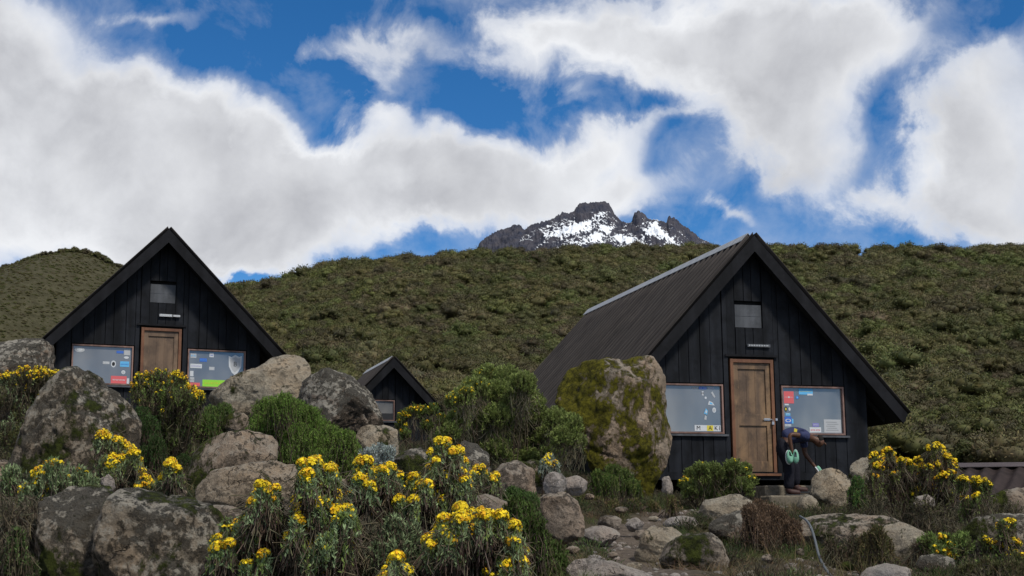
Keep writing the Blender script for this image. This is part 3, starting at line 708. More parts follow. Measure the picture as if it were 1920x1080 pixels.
# low shed on the right
def shed():
    a = P(1792, 872, 27); root = empty('low_shed', (a.x, a.y, 0.0), -.10); tag(root, 'low shed with brown corrugated roof at the right edge of the photo', 'shed')
    zt = a.z; Ln = 6.; n = int(Ln/.3*10)
    def slopeg(sgn):
        xs = np.linspace(0, Ln, n); h = .035*np.cos(xs/.3*2*math.pi); ts = np.linspace(0, 1, 4)
        XX = xs[None]-.6*ts[:, None]*(sgn < 0); YY = sgn*1.05*ts[:, None]+0*xs[None]; ZZ = zt-.70*ts[:, None]+h[None]
        if sgn < 0: XX, YY, ZZ = XX[::-1], YY[::-1], ZZ[::-1]
        o = grid('roof', XX, YY, ZZ, M_roof2); o.parent = root
        s = o.modifiers.new('s', 'SOLIDIFY'); s.thickness = .012
    slopeg(-1); slopeg(1)
    c = MB(); c.hexa([(-.05,-.14,zt-.05),(Ln,-.14,zt-.05),(Ln,.0,zt+.03),(-.05,.0,zt+.03),(-.05,-.14,zt-.04),(Ln,-.14,zt-.04),(Ln,.0,zt+.04),(-.05,.0,zt+.04)])
    c.hexa([(-.05,.001,zt+.03),(Ln,.001,zt+.03),(Ln,.14,zt-.05),(-.05,.14,zt-.05),(-.05,.001,zt+.04),(Ln,.001,zt+.04),(Ln,.14,zt-.04),(-.05,.14,zt-.04)])
    c.build('ridge_cap', M_capb, root)
    w = MB(); zb = -.6
    w.box(.15, Ln-.1, -.8, .8, zb, zt-.60)
    w.hexa([(.15,-.8,zt-.6),(Ln-.1,-.8,zt-.6),(Ln-.1,.8,zt-.6),(.15,.8,zt-.6),(.15,-.05,zt-.08),(Ln-.1,-.05,zt-.08),(Ln-.1,.05,zt-.08),(.15,.05,zt-.08)])
    w.build('wall', M_board, root)
shed()

# stone steps at the door
def at_hut(x, y, z, loc=right_loc, phi=.273):
    return Vector((loc[0]+x*math.cos(phi)-y*math.sin(phi), loc[1]+x*math.sin(phi)+y*math.cos(phi), loc[2]+z))
for (x0, x1, y0, y1, zt, lab) in ((-.12, 1.02, -.62, -.12, -.24, 'upper stone step below the hut door'), (-.25, 1.25, -1.05, -.64, -.42, 'lower stone step below the hut door')):
    w = MB(); w.box(x0, x1, y0, y1, zt-.5, zt); o = w.build('stone_step', M_conc, bevel=.025); o.location = right_loc; o.rotation_euler.z = .273
    tag(o, lab, 'step')

# ------------------------------------------------------------------ rocks
ICO = {}
def ico(n):
    if n not in ICO:
        import bmesh
        bm = bmesh.new(); bmesh.ops.create_icosphere(bm, subdivisions=n, radius=1)
        V = np.array([v.co[:] for v in bm.verts]); Fq = np.array([[v.index for v in f.verts] for f in bm.faces]); bm.free(); ICO[n] = (V, Fq)
    return ICO[n]
def rock(outline, Y, m, label, name='boulder', thick=.8, seed=0, sub=5, rough=1., planes=7, group=None):
    """outline: the visible profile (photo x, y); the boulder gets its real size at distance Y and its own depth"""
    pts = [P(a, b, Y) for a, b in outline]
    cx = sum(p.x for p in pts)/len(pts); zs = [p.z for p in pts]; cz = (max(zs)+min(zs))/2; 
    w = (max(p.x for p in pts)-min(p.x for p in pts))/2; h = (max(zs)-min(zs))/2; cx = (max(p.x for p in pts)+min(p.x for p in pts))/2
    V, Fq = ico(sub); V = V.copy(); r_ = np.random.default_rng(seed+11)
    # facets on the front, back and top
    for i in range(planes):
        n = r_.normal(size=3); n[1] *= 1.6; n /= np.linalg.norm(n)
        o = r_.uniform(.62, .86); d = V@n-o; V -= np.outer(np.maximum(d, 0), n)*.9
    # profile in the plane across the view
    ang = np.array([math.atan2((p.z-cz)/h, (p.x-cx)/w) for p in pts]); rad = np.array([math.hypot((p.z-cz)/h, (p.x-cx)/w) for p in pts])
    # resample polygon radially
    tt = np.linspace(-math.pi, math.pi, 181); rr = np.zeros(181)
    q = [((p.x-cx)/w, (p.z-cz)/h) for p in pts]
    for i, a in enumerate(tt):
        dx, dz = math.cos(a), math.sin(a); best = 0
        for (x1, z1), (x2, z2) in zip(q, q[1:]+q[:1]):
            ex, ez = x2-x1, z2-z1; den = dx*ez-dz*ex
            if abs(den) < 1e-9: continue
            t_ = (x1*ez-z1*ex)/den; s_ = (x1*dz-z1*dx)/den
            if t_ > 0 and -1e-6 <= s_ <= 1+1e-6: best = max(best, t_)
        rr[i] = best or 1
    k = np.ones(5)/5; rs = np.convolve(np.concatenate([rr[-5:-1], rr, rr[1:5]]), k, 'same')[4:-4]
    a = np.arctan2(V[:, 2], V[:, 0]); rho = np.hypot(V[:, 0], V[:, 2])
    # facets pull the sphere in; push the silhouette band back to the profile
    s = np.interp(a, tt, rs)
    yn = np.clip(np.abs(V[:, 1]), 0, 1)
    full = np.sqrt(np.maximum(1-np.minimum(yn, 1)**2.4, 0))
    rho2 = np.where(rho > 1e-6, rho*.35+.65*np.minimum(full, rho*1.35), rho)
    kk = np.where(rho > 1e-6, rho2/np.maximum(rho, 1e-6), 1)
    D = thick*(w+h)/2
    X = V[:, 0]*kk*s*w; Z = V[:, 2]*kk*s*h; Yv = V[:, 1]*D
    sc_ = min(w, h)
    out = np.empty((len(V), 3)); off = Vector((seed*3.7, seed*1.3, seed*7.1))
    nx = X/(w*w); ny = Yv/(D*D); nz = Z/(h*h); nl = np.sqrt(nx*nx+ny*ny+nz*nz)+1e-9
    cutl = [(-.25, -1, .12, .50), (.8, -.75, .05, .62), (-.9, -.8, .3, .78), (.1, -.7, .75, .80), (.3, -.9, -.5, .7)] if 'upright' in label[:12] else [(r_.uniform(-.5, .5), -1, r_.uniform(-.3, .6), r_.uniform(.55, .75)), (r_.choice([-1, 1])*r_.uniform(.6, 1), -.8, r_.uniform(-.2, .6), r_.uniform(.62, .8))]
    for i in range(planes+3+len(cutl)):
        n = r_.normal(size=3); n[1] = -abs(n[1])*1.3-.35; n[2] += .15; o = r_.uniform(.60, .86)
        if i < len(cutl): n = np.array(cutl[i][:3]); o = cutl[i][3]
        n /= np.linalg.norm(n)
        q_ = np.stack([X/w, Yv/D, Z/h], 1); d = np.maximum(q_@n-o, 0)*.88
        X = X-d*n[0]*w; Yv = Yv-d*n[1]*D; Z = Z-d*n[2]*h
    for i in range(len(V)):
        p = Vector((X[i], Yv[i], Z[i]))
        d = mnoise.fractal(p*(1.5/sc_)+off, .9, 2.1, 5)*.085*sc_ + mnoise.fractal(p*9+off, .8, 2.1, 4)*.014*min(1, sc_*2)
        c = mnoise.voronoi(p*(1.7/sc_)+off)[0]; d += -.03*sc_*max(0, 1-(c[1]-c[0])*9)
        d *= rough
        out[i] = (p.x+nx[i]/nl[i]*d, p.y+ny[i]/nl[i]*d, p.z+nz[i]/nl[i]*d)
    for ax, ext in ((0, w), (2, h)):
        lo, hi = out[:, ax].min(), out[:, ax].max(); out[:, ax] = (out[:, ax]-lo)/(hi-lo)*2*ext-ext
    o = np_mesh(name, out, Fq, RM[m], True); o.location = (cx, Y, cz)
    tag(o, label, 'rock', group)
    return o
def pg(*a): return list(zip(a[::2], a[1::2]))
ROCKS = [
 (pg(-60,760,-60,650,-20,636,30,631,70,640,92,662,98,700,80,780,-20,800), 20, 'lichen', 'grey lichened boulder at the left edge, left of the hut with the crest sticker', 5),
 (pg(22,930,20,850,48,800,90,735,135,700,190,688,235,715,258,760,262,830,250,900,200,940,100,950), 14, 'pitted', 'tall rounded boulder in front of the left hut window, moss at its lower left', 6),
 (pg(388,772,395,752,440,715,495,688,535,664,556,662,578,676,584,708,575,760,520,800,440,800), 21, 'tan', 'slanting wedge-shaped tan boulder under the crest sticker window', 6),
 (pg(550,760,560,725,582,700,620,690,660,698,700,730,718,770,722,820,650,850,560,820), 19, 'lichen', 'round boulder covered in black and white lichen beside the small hut', 6),
 (pg(352,870,356,842,385,818,430,806,480,804,512,818,520,850,500,900,420,930,356,910), 14, 'moss', 'flat-topped rock with pale lichen patch behind the smooth slab', 5),
 (pg(366,915,385,890,430,872,490,862,545,864,580,880,590,930,560,990,440,1000,372,970), 12, 'flatmoss', 'smooth long slab of rock with dark moss along its left foot', 6),
 (pg(45,1080,52,1010,85,955,120,920,160,908,200,916,222,950,232,1020,225,1110,180,1190,90,1190), 9.2, 'pitted', 'left one of the two huge pitted boulders at the bottom left', 6),
 (pg(170,1090,180,990,200,935,240,914,290,912,345,918,392,940,430,985,442,1060,420,1160,300,1200,200,1180), 9.0, 'pitted', 'right one of the two huge pitted boulders at the bottom left', 6),
 (pg(385,985,395,950,430,946,462,962,470,985,450,1020,395,1020), 10.4, 'plain', 'low brown rock behind the right shoulder of the huge pitted boulder', 5),
 (pg(655,850,664,812,690,799,725,796,746,806,748,850,730,900,670,900), 17, 'tan', 'brown rock in front of the small hut above the silver plant', 5),
 (pg(735,890,737,855,760,838,790,840,818,862,825,900,790,930,745,925), 13, 'pitted', 'brown rock right of the silver plant', 5),
 (pg(848,880,850,840,870,826,898,826,916,846,920,885,890,920,855,915), 15.5, 'lichen', 'round grey rock at the left foot of the great domed bush', 5),
 (pg(915,930,920,885,938,864,975,862,1000,882,1006,930,970,960,925,955), 14, 'plain', 'brown rounded rock left of the small cube-shaped stone', 5),
 (pg(975,900,978,868,1005,860,1032,875,1038,900,1020,930,985,930), 15.3, 'moss', 'mossy rock behind the small cube-shaped stone', 5),
 (pg(1018,918,1021,893,1036,884,1055,885,1063,900,1060,922,1042,930,1026,928), 13.4, 'grey', 'small pale cube-shaped stone perched on a bigger rock', 4),
 (pg(1058,912,1062,895,1085,891,1100,896,1102,915,1085,930,1064,925), 14.2, 'grey', 'small pale stone right of the cube-shaped stone', 4),
 (pg(1008,1000,1008,945,1022,922,1050,922,1085,945,1097,975,1092,1010,1050,1030,1015,1020), 13, 'plain', 'angular rock beside the path below the cube-shaped stone', 5),
 (pg(1042,790,1040,740,1048,708,1070,688,1110,680,1170,670,1216,665,1228,684,1248,712,1250,755,1264,785,1258,830,1244,865,1226,905,1212,940,1168,950,1135,925,1110,890,1078,860,1058,825), 20.5, 'mossy', 'big upright boulder coated with yellow-green moss before the large hut', 6),
 (pg(1085,1005,1095,991,1125,985,1160,992,1163,1005,1145,1022,1105,1026), 13.2, 'grey', 'flat slab lying in the path', 5),
 (pg(1060,1075,1080,1052,1110,1046,1160,1056,1200,1066,1230,1090,1150,1120,1070,1110), 9.6, 'grey', 'flat path stone at the bottom edge of the photo', 5),
 (pg(1098,1052,1105,1041,1122,1040,1134,1048,1130,1060,1105,1062), 11, 'grey', 'little pale stone on the path above the bottom flat stone', 4),
 (pg(1188,1030,1195,1000,1215,986,1260,986,1300,1000,1305,1040,1270,1070,1200,1068), 12.3, 'tan', 'light tan boulder at the right side of the path', 5),
 (pg(1236,1050,1245,1018,1280,1004,1325,998,1352,1015,1368,1050,1340,1090,1250,1090), 11.3, 'moss', 'boulder with dark moss hollow in front of the light tan boulder', 5),
 (pg(1243,985,1250,972,1275,967,1302,972,1312,985,1295,998,1255,998), 16, 'grey', 'flat grey slab up the path before the mossy upright boulder', 4),
 (pg(1310,960,1318,935,1345,926,1385,928,1425,945,1440,970,1400,1000,1320,990), 17, 'tan', 'broad tan rock below the green bush at the hut corner', 5),
 (pg(1328,1005,1330,972,1355,957,1390,956,1418,972,1425,1005,1395,1030,1340,1030), 14.3, 'lichen', 'dark-topped boulder left of the reddish dry grass', 5),
 (pg(1518,930,1522,893,1542,877,1572,877,1595,895,1600,930,1590,965,1535,970), 20.5, 'tan', 'round tan boulder at the feet of the bent-over person', 5),
 (pg(1590,895,1592,868,1615,853,1650,854,1672,880,1680,910,1640,930,1595,925), 22, 'tan', 'round boulder at the hut wall behind the yellow flowering bush', 5),
 (pg(1494,950,1500,933,1515,926,1532,935,1540,955,1525,970,1500,968), 19.6, 'tan', 'small rock between the stone steps and the round tan boulder', 4),
 (pg(1495,1010,1505,975,1545,962,1610,962,1655,966,1700,985,1705,1020,1660,1050,1520,1050), 14, 'moss', 'long mossy ledge of rock right of the hose', 6),
 (pg(1655,1020,1660,985,1690,978,1730,1000,1765,1040,1770,1070,1720,1085,1665,1060), 12.2, 'tan', 'slanting tan slab right of the dry olive heath', 5),
 (pg(1715,1058,1725,1042,1760,1038,1792,1050,1795,1072,1760,1085,1720,1078), 11.4, 'lichen', 'small lichened stone at the foot of the slanting tan slab', 4),
 (pg(1828,960,1840,925,1880,915,1960,912,2010,930,2010,1000,1900,1015,1835,1000), 15, 'moss', 'mossy boulder below the brown shed roof', 5),
 (pg(1805,1000,1825,975,1870,962,1940,965,1990,1000,1980,1060,1880,1080,1815,1050), 13, 'pitted', 'dark lichened boulder at the right edge below the mossy one', 5),
 (pg(1712,945,1720,930,1738,927,1752,935,1754,948,1730,956), 15.2, 'grey', 'small pale rock inside the yellow bush at right', 4),
 (pg(188,912,190,896,203,889,215,898,216,914,200,922), 10.3, 'grey', 'small round stone resting behind the huge pitted boulder', 4),
 (pg(838,960,850,935,885,926,925,930,965,950,975,985,930,1010,850,1000), 11.6, 'plain', 'dark brown rock behind the nearest yellow flowers', 5),
 (pg(415,800,422,780,445,774,464,782,468,805,445,820,420,816), 17, 'moss', 'small mossy rock left of the bright green heath', 4),
 (pg(1610,1090,1625,1066,1660,1056,1700,1066,1712,1095,1660,1120), 9.6, 'grey', 'low grey rock at the bottom edge under the dry olive heath', 4),
 (pg(1375,1095,1385,1074,1410,1069,1430,1078,1436,1098,1400,1110), 9.6, 'tan', 'low rounded stone at the bottom edge left of the hose', 4),
 (pg(1240,880+40,1241,898,1258,892,1262,915,1256,940,1243,940), 23.6, 'grey', 'small stone under the hut corner right of the mossy upright boulder', 4),
 (pg(1560,990,1580,975,1600,985,1605,1010,1575,1015), 15.5, 'grey', 'small stone behind the long mossy ledge', 4),
 (pg(0,1000,-60,960,-30,880,10,860,28,900,30,980), 14, 'moss', 'dark rock at the left edge beside the tall rounded boulder', 5),
 (pg(1172,985,1180,972,1196,970,1208,980,1204,996,1182,998), 15, 'grey', 'small stone on the path behind the flat slab', 4),
 (pg(1186,1004,1192,994,1205,993,1212,1002,1206,1012,1192,1012), 13.6, 'plain', 'pebble-sized stone right of the flat path slab', 4),
 (pg(1120,985,1124,972,1150,966,1166,976,1160,992,1135,996), 14.8, 'plain', 'half-buried stone just behind the flat path slab', 4),
]
SMALL = [(1075,1030,13,7,11.8,'a wedge-shaped stone left of the path mouth'),(1150,1040,11,6,11.3,'a small tilted stone in the middle of the path'),(1190,1062,16,8,10.4,'a rounded stone at the foot of the light tan boulder'),
 (1225,972,11,6,15.6,'a knobbly stone left of the flat grey slab up the path'),(1320,985,10,7,15.3,'a stone wedged between the flat slab and the broad tan rock'),(1440,1045,14,8,11.6,'a stone at the root of the reddish dry heath'),
 (1480,1062,12,7,11,'a low stone left of the lower end of the hose'),(1590,1060,15,8,11,'a stone on the earth right of the lower end of the hose'),(1500,1035,9,6,12,'a little stone left of the hose bend'),
 (1815,1065,14,9,10.6,'a stone beside the corner heath'),(1700,1072,12,7,10.4,'a stone beneath the slanting tan slab'),(1105,930,9,6,15.5,'a stone in the grass left of the path top'),
 (1165,955,12,6,16.4,'a half-sunk stone under the upright mossy boulder'),(1540,975,14,9,15.2,'a knob of stone at the left end of the mossy ledge'),(1650,930,12,8,16.8,'a stone under the large orange-yellow shrub'),(640,905,14,9,12.2,'a stone peeping out behind the tall flower column'),
 (340,925,12,8,11.6,'a stone at the corner between the smooth slab and the pitted boulder'),(1270,1025,0,0,0,'')]
for (x_, y_, rx_, ry_, Y_, lab_) in SMALL:
    if rx_:
        q_ = random.Random(x_); ROCKS.append((pg(*[v_ for a_ in range(8) for v_ in (x_+rx_*math.cos(a_*.785)*q_.uniform(.8, 1.15), y_-ry_*math.sin(a_*.785)*q_.uniform(.75, 1.2)+(2 if a_ > 4 else 0))]), Y_, q_.choice(['plain', 'moss', 'tan']), lab_[2:], 4))
for i, (ol, Y, m, lab, sub) in enumerate(ROCKS):
    rock(ol, Y, m, lab, seed=i+1, sub=sub, thick=.8, planes=2 if 'upright' in lab[:12] else 3 if i in (1, 6, 7, 3) else 8, name='boulder' if sub > 4 else 'stone')

# ------------------------------------------------------------------ plants
def unit(v): return v/np.maximum(np.linalg.norm(v, axis=-1, keepdims=True), 1e-9)
def leaves(base, direc, length, width, r_, outn=None):
    """one narrow diamond leaf per row"""
    d = unit(direc); s = unit(np.cross(d, r_.normal(size=d.shape) if outn is None else outn+r_.normal(size=d.shape)*.3)); n = len(base)
    L = length[:, None] if hasattr(length, '__len__') else length; W_ = width[:, None] if hasattr(width, '__len__') else width
    a = base; b = base+d*L*.5+s*W_*.5; c = base+d*L; e = base+d*L*.5-s*W_*.5
    V = np.stack([a, b, c, e], 1).reshape(-1, 3); Fq = np.arange(n*4).reshape(n, 4)
    return V, Fq
def tubes(p0, p1, r0, r1, bend, r_):
    """thin three-sided twigs, two segments each"""
    n = len(p0); mid = (p0+p1)/2+bend; pts = np.stack([p0, mid, p1], 1); t_ = unit(p1-p0); a = unit(np.cross(t_, r_.normal(size=t_.shape))); b = np.cross(t_, a)
    rad = np.stack([r0*np.ones(n), (r0+r1)/2*np.ones(n), r1*np.ones(n)], 1)
    ring = np.stack([a*math.cos(w)+b*math.sin(w) for w in (0, 2.1, 4.2)], 1)      # n,3,3
    V = pts[:, :, None]+ring[:, None]*rad[:, :, None, None]                       # n,3,3,3
    base = (np.arange(n)*9)[:, None]
    q = []
    for s in (0, 1):
        for k in range(3):
            k2 = (k+1) % 3; q.append(base+np.array([[s*3+k, s*3+k2, (s+1)*3+k2, (s+1)*3+k]]))
    return V.reshape(-1, 3), np.concatenate(q)
def tinted(n, c, var, r_, rep=1):
    c = np.asarray(c); k = (1+r_.normal(size=(n, 1))*var)*(1+r_.normal(size=(n, 3))*var*.25)
    return np.repeat(np.clip(c*k, .003, 1), rep, 0)

GREEN = (.19, .25, .065); BLUEG = (.23, .30, .15); OLIVE = (.11, .12, .04); BROWN = (.065, .045, .032); DRYB = (.10, .085, .055)
YEL = (.74, .54, .015); ORA = (.62, .33, .01)
def shrub(name, label, lobes, Y, fill=False, leafc=GREEN, leafc2=None, sprigs=70, slen=.16, up=.6, nl=22, lw=.009, ll=.032, flower=0., fl_n=16, fl_r=.0088, dry=0., cat='shrub', group=None, depth=None, seed=0, flat_=1.0, twig=14, fcol=YEL, fcol2=ORA):
    """lobes: (photo x, y, radius in photo px[, flowering share]) - the tufts that make up the plant"""
    r_ = np.random.default_rng(seed+100); ppm = F/Y
    xs = [P(l[0], l[1], Y).x for l in lobes]; cx = float(np.mean(xs)); z0 = gz(cx, Y)
    root = empty(name, (cx, Y, z0)); tag(root, label, cat, group)
    LV, LF, LC, FV, FF, FC, TV, TF, TC = [], [], [], [], [], [], [], [], []
    nL = nF = nT = 0
    if fill:
        nlb = []
        for l in lobes:
            if len(l) > 3 and l[3] > .3:
                for q in range(4): nlb.append((l[0]+r_.normal(0, l[2]*.38), l[1]+r_.uniform(-.7, 1.1)*l[2], l[2]*r_.uniform(.36, .62), min(1, l[3]*r_.uniform(.8, 1.4))))
            else: nlb.append(l)
        base_l = lobes; lobes = nlb
        lobes = list(lobes)+[(l[0]+r_.uniform(-14, 14), l[1]+l[2]*r_.uniform(.9, 1.6), l[2]*.75, .22) for l in base_l if len(l) > 3 and l[3] > .3]
    for l in lobes:
        rad = l[2]/ppm; fl = l[3] if len(l) > 3 else flower
        dy = r_.uniform(-.5, .5)*(depth or .5); p = P(l[0], l[1], Y+dy); c = np.array([p.x-cx, dy, p.z-z0])
        zg = gz(p.x, Y+dy)-z0
        # stems
        k = 3; st = np.array([r_.normal(0, .05), r_.normal(0, .05), 0]); foot = np.array([c[0]*.55, c[1]*.5, zg-.03])+st
        p1 = c[None]+r_.normal(0, rad*.3, (k, 3)); p0 = np.repeat(foot[None], k, 0)+r_.normal(0, .02, (k, 3))
        V, Q = tubes(p0, p1, .006, .003, r_.normal(0, .05, (k, 3)), r_); TV.append(V); TF.append(Q+nT); nT += len(V); TC.append(tinted(k, BROWN, .2, r_, 9))
        # sprigs
        n = int(sprigs*max(1, (rad/.12)**1.7)); d = unit(r_.normal(size=(n, 3))+np.array([0, 0, up*1.6])); d[:, 2] = np.where(d[:, 2] < -.25, -d[:, 2], d[:, 2])
        tip = c+d*rad*r_.uniform(.75, 1.08, (n, 1))*np.array([1, 1, flat_]); sd_ = unit(d*(1-up)+np.array([0, 0, up])+r_.normal(0, .18, (n, 3)))
        sl = slen*r_.uniform(.6, 1.2, n); s0 = tip-sd_*sl[:, None]
        V, Q = tubes(s0-sd_*sl[:, None]*.15, tip, .0028, .0014, r_.normal(0, .006, (n, 3)), r_); TV.append(V); TF.append(Q+nT); nT += len(V); TC.append(tinted(n, BROWN if dry < .5 else DRYB, .25, r_, 9))
        # leaves along each sprig
        tt = r_.uniform(.05, 1.0, (n, nl)); b = s0[:, None]+sd_[:, None]*(sl[:, None]*tt)[..., None]
        ld = sd_[:, None]*.9+r_.normal(0, .42, (n, nl, 3)); b = b.reshape(-1, 3); ld = ld.reshape(-1, 3)
        V, Q = leaves(b, ld, ll*r_.uniform(.6, 1.3, len(b)), lw*r_.uniform(.7, 1.3, len(b)), r_)
        lc = np.where((r_.random((n, 1)) < .35), np.asarray(leafc2 or leafc)[None], np.asarray(leafc)[None])
        lc = lc*(1+r_.normal(0, .16, (n, 1))); drym = (r_.random((n, 1)) < dry); lc = np.where(drym, np.asarray(DRYB)[None]*(1+r_.normal(0, .2, (n, 1))), lc)
        lc = np.repeat(lc, nl, 0); lc = np.clip(lc*(1+r_.normal(0, .12, (len(lc), 1))), .004, 1)
        LV.append(V); LF.append(Q+nL); nL += len(V); LC.append(np.repeat(lc, 4, 0))
        # bare under-twigs
        if twig:
            n2 = int(twig*max(1, (rad/.12)**1.3)); q1 = c+unit(r_.normal(size=(n2, 3)))*rad*r_.uniform(.3, 1., (n2, 1))-np.array([0, 0, rad*.6])
            q0 = q1-unit(np.array([c[0]*.3, c[1]*.3, 1.0])+r_.normal(0, .5, (n2, 3)))*r_.uniform(.08, .25, (n2, 1))
            V, Q = tubes(q0, q1, .003, .0015, r_.normal(0, .02, (n2, 3)), r_); TV.append(V); TF.append(Q+nT); nT += len(V); TC.append(tinted(n2, DRYB, .3, r_, 9))
        # flower heads on the tips
        if fl > 0:
            bias = unit(r_.normal(size=3)+np.array([0, -.3, .6])); sel = np.where((r_.random(n) < fl) & (d[:, 2] > -.4) & (d@bias > -.35))[0]
            if len(sel):
                m_ = len(sel); hc = tip[sel]-unit(d[sel])*rad*r_.uniform(0, .25, (m_, 1))+np.array([0, 0, .008]); hr = r_.uniform(.010, .024, (m_, 1, 1))
                o = unit(r_.normal(size=(m_, fl_n, 3))+np.array([0, 0, .7])); cc = (hc[:, None]+o*hr).reshape(-1, 3); oo = o.reshape(-1, 3)
                a = unit(np.cross(oo, r_.normal(size=oo.shape))); b2 = np.cross(oo, a); rr = fl_r*r_.uniform(.6, 1.2, (len(cc), 1))
                V = np.stack([cc+(a*math.cos(w)+b2*math.sin(w))*rr+oo*(.2*rr) for w in (0, 1.257, 2.513, 3.77, 5.027)], 1).reshape(-1, 3)
                Q = np.arange(len(cc)*5).reshape(-1, 5)
                hcC = np.where(r_.random((m_, 1)) < .22, np.asarray(fcol2)[None], np.asarray(fcol)[None])*(1+r_.normal(0, .12, (m_, 1)))
                fc = np.clip(np.repeat(hcC, fl_n, 0)*(1+r_.normal(0, .12, (m_*fl_n, 1))), .01, 1)
                FV.append(V); FF.append(Q+nF); nF += len(V); FC.append(np.repeat(fc, 5, 0))
    np_mesh('stems', np.concatenate(TV), np.concatenate(TF), M_twig, False, np.concatenate(TC), parent=root)
    np_mesh('foliage', np.concatenate(LV), np.concatenate(LF), M_leaf, False, np.concatenate(LC), parent=root)
    if FV: np_mesh('flowers', np.concatenate(FV), np.concatenate(FF), M_flower, False, np.concatenate(FC), parent=root)
    return root

YG = 'yellow flowering shrubs among the rocks'
SP = dict(group=YG, leafc=BLUEG, leafc2=GREEN, fl_n=12, fill=True, twig=16, slen=.15, nl=20, dry=.15, sprigs=84, up=.8)
shrub('flowering_shrub', 'yellow flowering shrub with arched flower band in front of the tall rounded boulder', [(212,845,28,.7),(240,850,26,.8),(258,870,26,.7),(235,880,30,.5),(275,900,28,.6),(205,870,20,.5),(250,905,26,.3),(318,885,18,.85),(312,905,16,.7),(300,925,22,.1)], 10.9, seed=1, **SP)
shrub('flowering_shrub', 'blue-green sprigged shrub with scattered yellow heads behind the huge pitted boulder', [(105,890,30,.15),(75,905,28,.4),(140,905,32,.06),(60,935,30,.35),(110,925,30,.15),(165,915,26,.02),(95,955,26,.25),(20,895,22,.0)], 10.4, seed=2, up=.85, slen=.2, leafc=BLUEG, leafc2=(.10,.16,.06), group=YG)
shrub('flowering_shrub', 'tall shrub with yellow top in front of the left hut door', [(270,722,24,.6),(300,716,24,.6),(330,722,26,.55),(355,745,24,.5),(372,750,16,.7),(290,750,36,.1),(335,765,40,.05),(310,800,44,.0),(350,805,36,.0),(280,815,40,.0),(320,840,40,0),(256,735,14,.5)], 17, seed=3, leafc=OLIVE, leafc2=GREEN, dry=.35, group=YG, depth=.9)
shrub('flowering_shrub', 'yellow-topped shrub at the left edge below the grey lichened boulder', [(15,715,20,.5),(45,712,24,.6),(72,708,22,.75),(100,712,18,.8),(40,745,34,.1),(75,750,30,.1),(10,760,34,.0),(50,800,40,.0),(15,830,40,.0),(70,790,30,0)], 16.5, seed=4, leafc=OLIVE, leafc2=BLUEG, dry=.45, group=YG, depth=.8)
shrub('flowering_shrub', 'yellow flowering shrub against the right side of the huge pitted boulder', [(430,1000,26,.8),(420,1030,26,.6),(480,1035,26,.7),(490,925,18,.7),(478,960,22,.7),(500,955,20,.5),(440,1070,28,.4),(485,1070,26,.5),(465,1000,30,.1),(515,990,30,.0),(505,930,14,.6)], 8.6, seed=5, **SP)
shrub('flowering_shrub', 'tall column-shaped yellow flowering shrub left of centre at the bottom', [(582,885,22,.9),(578,915,24,.9),(570,950,24,.9),(565,985,22,.8),(560,1010,20,.7),(582,1025,22,.7),(588,1050,20,.7),(618,880,16,.7),(600,960,28,.3),(640,950,26,.8),(650,975,24,.8),(630,990,26,.5),(605,1000,30,.2),(620,1030,30,.05)], 8.4, seed=6, **SP)
shrub('flowering_shrub', 'yellow flowering shrub below the silver plant', [(690,885,24,.8),(712,890,22,.8),(730,895,22,.7),(705,915,22,.6),(690,935,16,.7),(695,950,16,.6),(735,930,26,.1),(675,905,20,.5)], 9.6, seed=7, **SP)
shrub('flowering_shrub', 'widest yellow flowering shrub in the lower centre with a high top', [(830,845,18,.9),(848,858,20,.8),(818,862,18,.7),(855,880,20,.7),(840,895,22,.6),(775,930,26,.9),(750,940,22,.8),(760,955,22,.6),(800,920,22,.8),(820,930,18,.8),(800,945,26,.5),(775,900,16,.6),(835,940,22,.6),(790,975,30,.1),(840,970,26,.2),(868,910,16,.6)], 9.8, seed=8, depth=.8, **SP)
shrub('flowering_shrub', 'nearest yellow flowering shrub at the bottom right of centre', [(860,965,20,.8),(880,985,24,.8),(910,975,22,.8),(935,985,22,.8),(960,1000,18,.8),(830,990,20,.7),(815,1010,16,.5),(850,1020,24,.5),(900,1020,28,.2),(945,1030,26,.4),(965,1050,18,.7),(890,1050,28,.3),(930,1065,28,.4),(870,1045,22,.3),(970,1075,16,.5)], 8.0, seed=9, **SP)
shrub('flowering_shrub', 'small yellow flowering shrub by the round grey rock', [(893,880,14,.7),(912,888,14,.7),(900,895,16,.4),(924,895,10,.5),(905,910,18,.1)], 12.5, seed=10, **SP)
shrub('flowering_shrub', 'small sprig of yellow flowers at the very bottom edge', [(745,1058,16,.8),(735,1075,18,.4),(755,1080,18,.3)], 7.8, seed=11, **SP)
shrub('flowering_shrub', 'large open orange-yellow flowering shrub beside the large hut wall', [(1672,845,16,.7),(1655,858,12,.6),(1640,865,12,.5),(1755,840,16,.8),(1745,850,14,.6),(1768,856,14,.7),(1752,868,14,.6),(1720,868,16,.7),(1700,872,16,.6),(1680,880,14,.5),(1782,875,16,.5),(1655,880,16,.3),(1710,895,20,.3),(1745,900,24,.4),(1770,905,22,.4),(1700,915,20,.2),(1680,915,24,.08),(1655,905,22,.1),(1640,930,28,.05),(1720,940,30,.02),(1770,935,24,.25),(1680,950,36,.0),(1790,920,16,.3),(1635,900,16,.3)], 16.3, seed=12, leafc=OLIVE, leafc2=GREEN, fill=True, dry=.4, sprigs=38, group=YG, depth=1.2, fl_n=12, fl_r=.013)
shrub('flowering_shrub', 'yellow flower sprigs in front of the brown shed roof', [(1805,906,12,.7),(1830,908,14,.8),(1848,912,12,.6),(1833,938,12,.8),(1810,940,10,.3),(1820,960,22,.0),(1840,930,10,.3)], 14.6, seed=13, leafc=OLIVE, leafc2=GREEN, sprigs=40, group=YG)
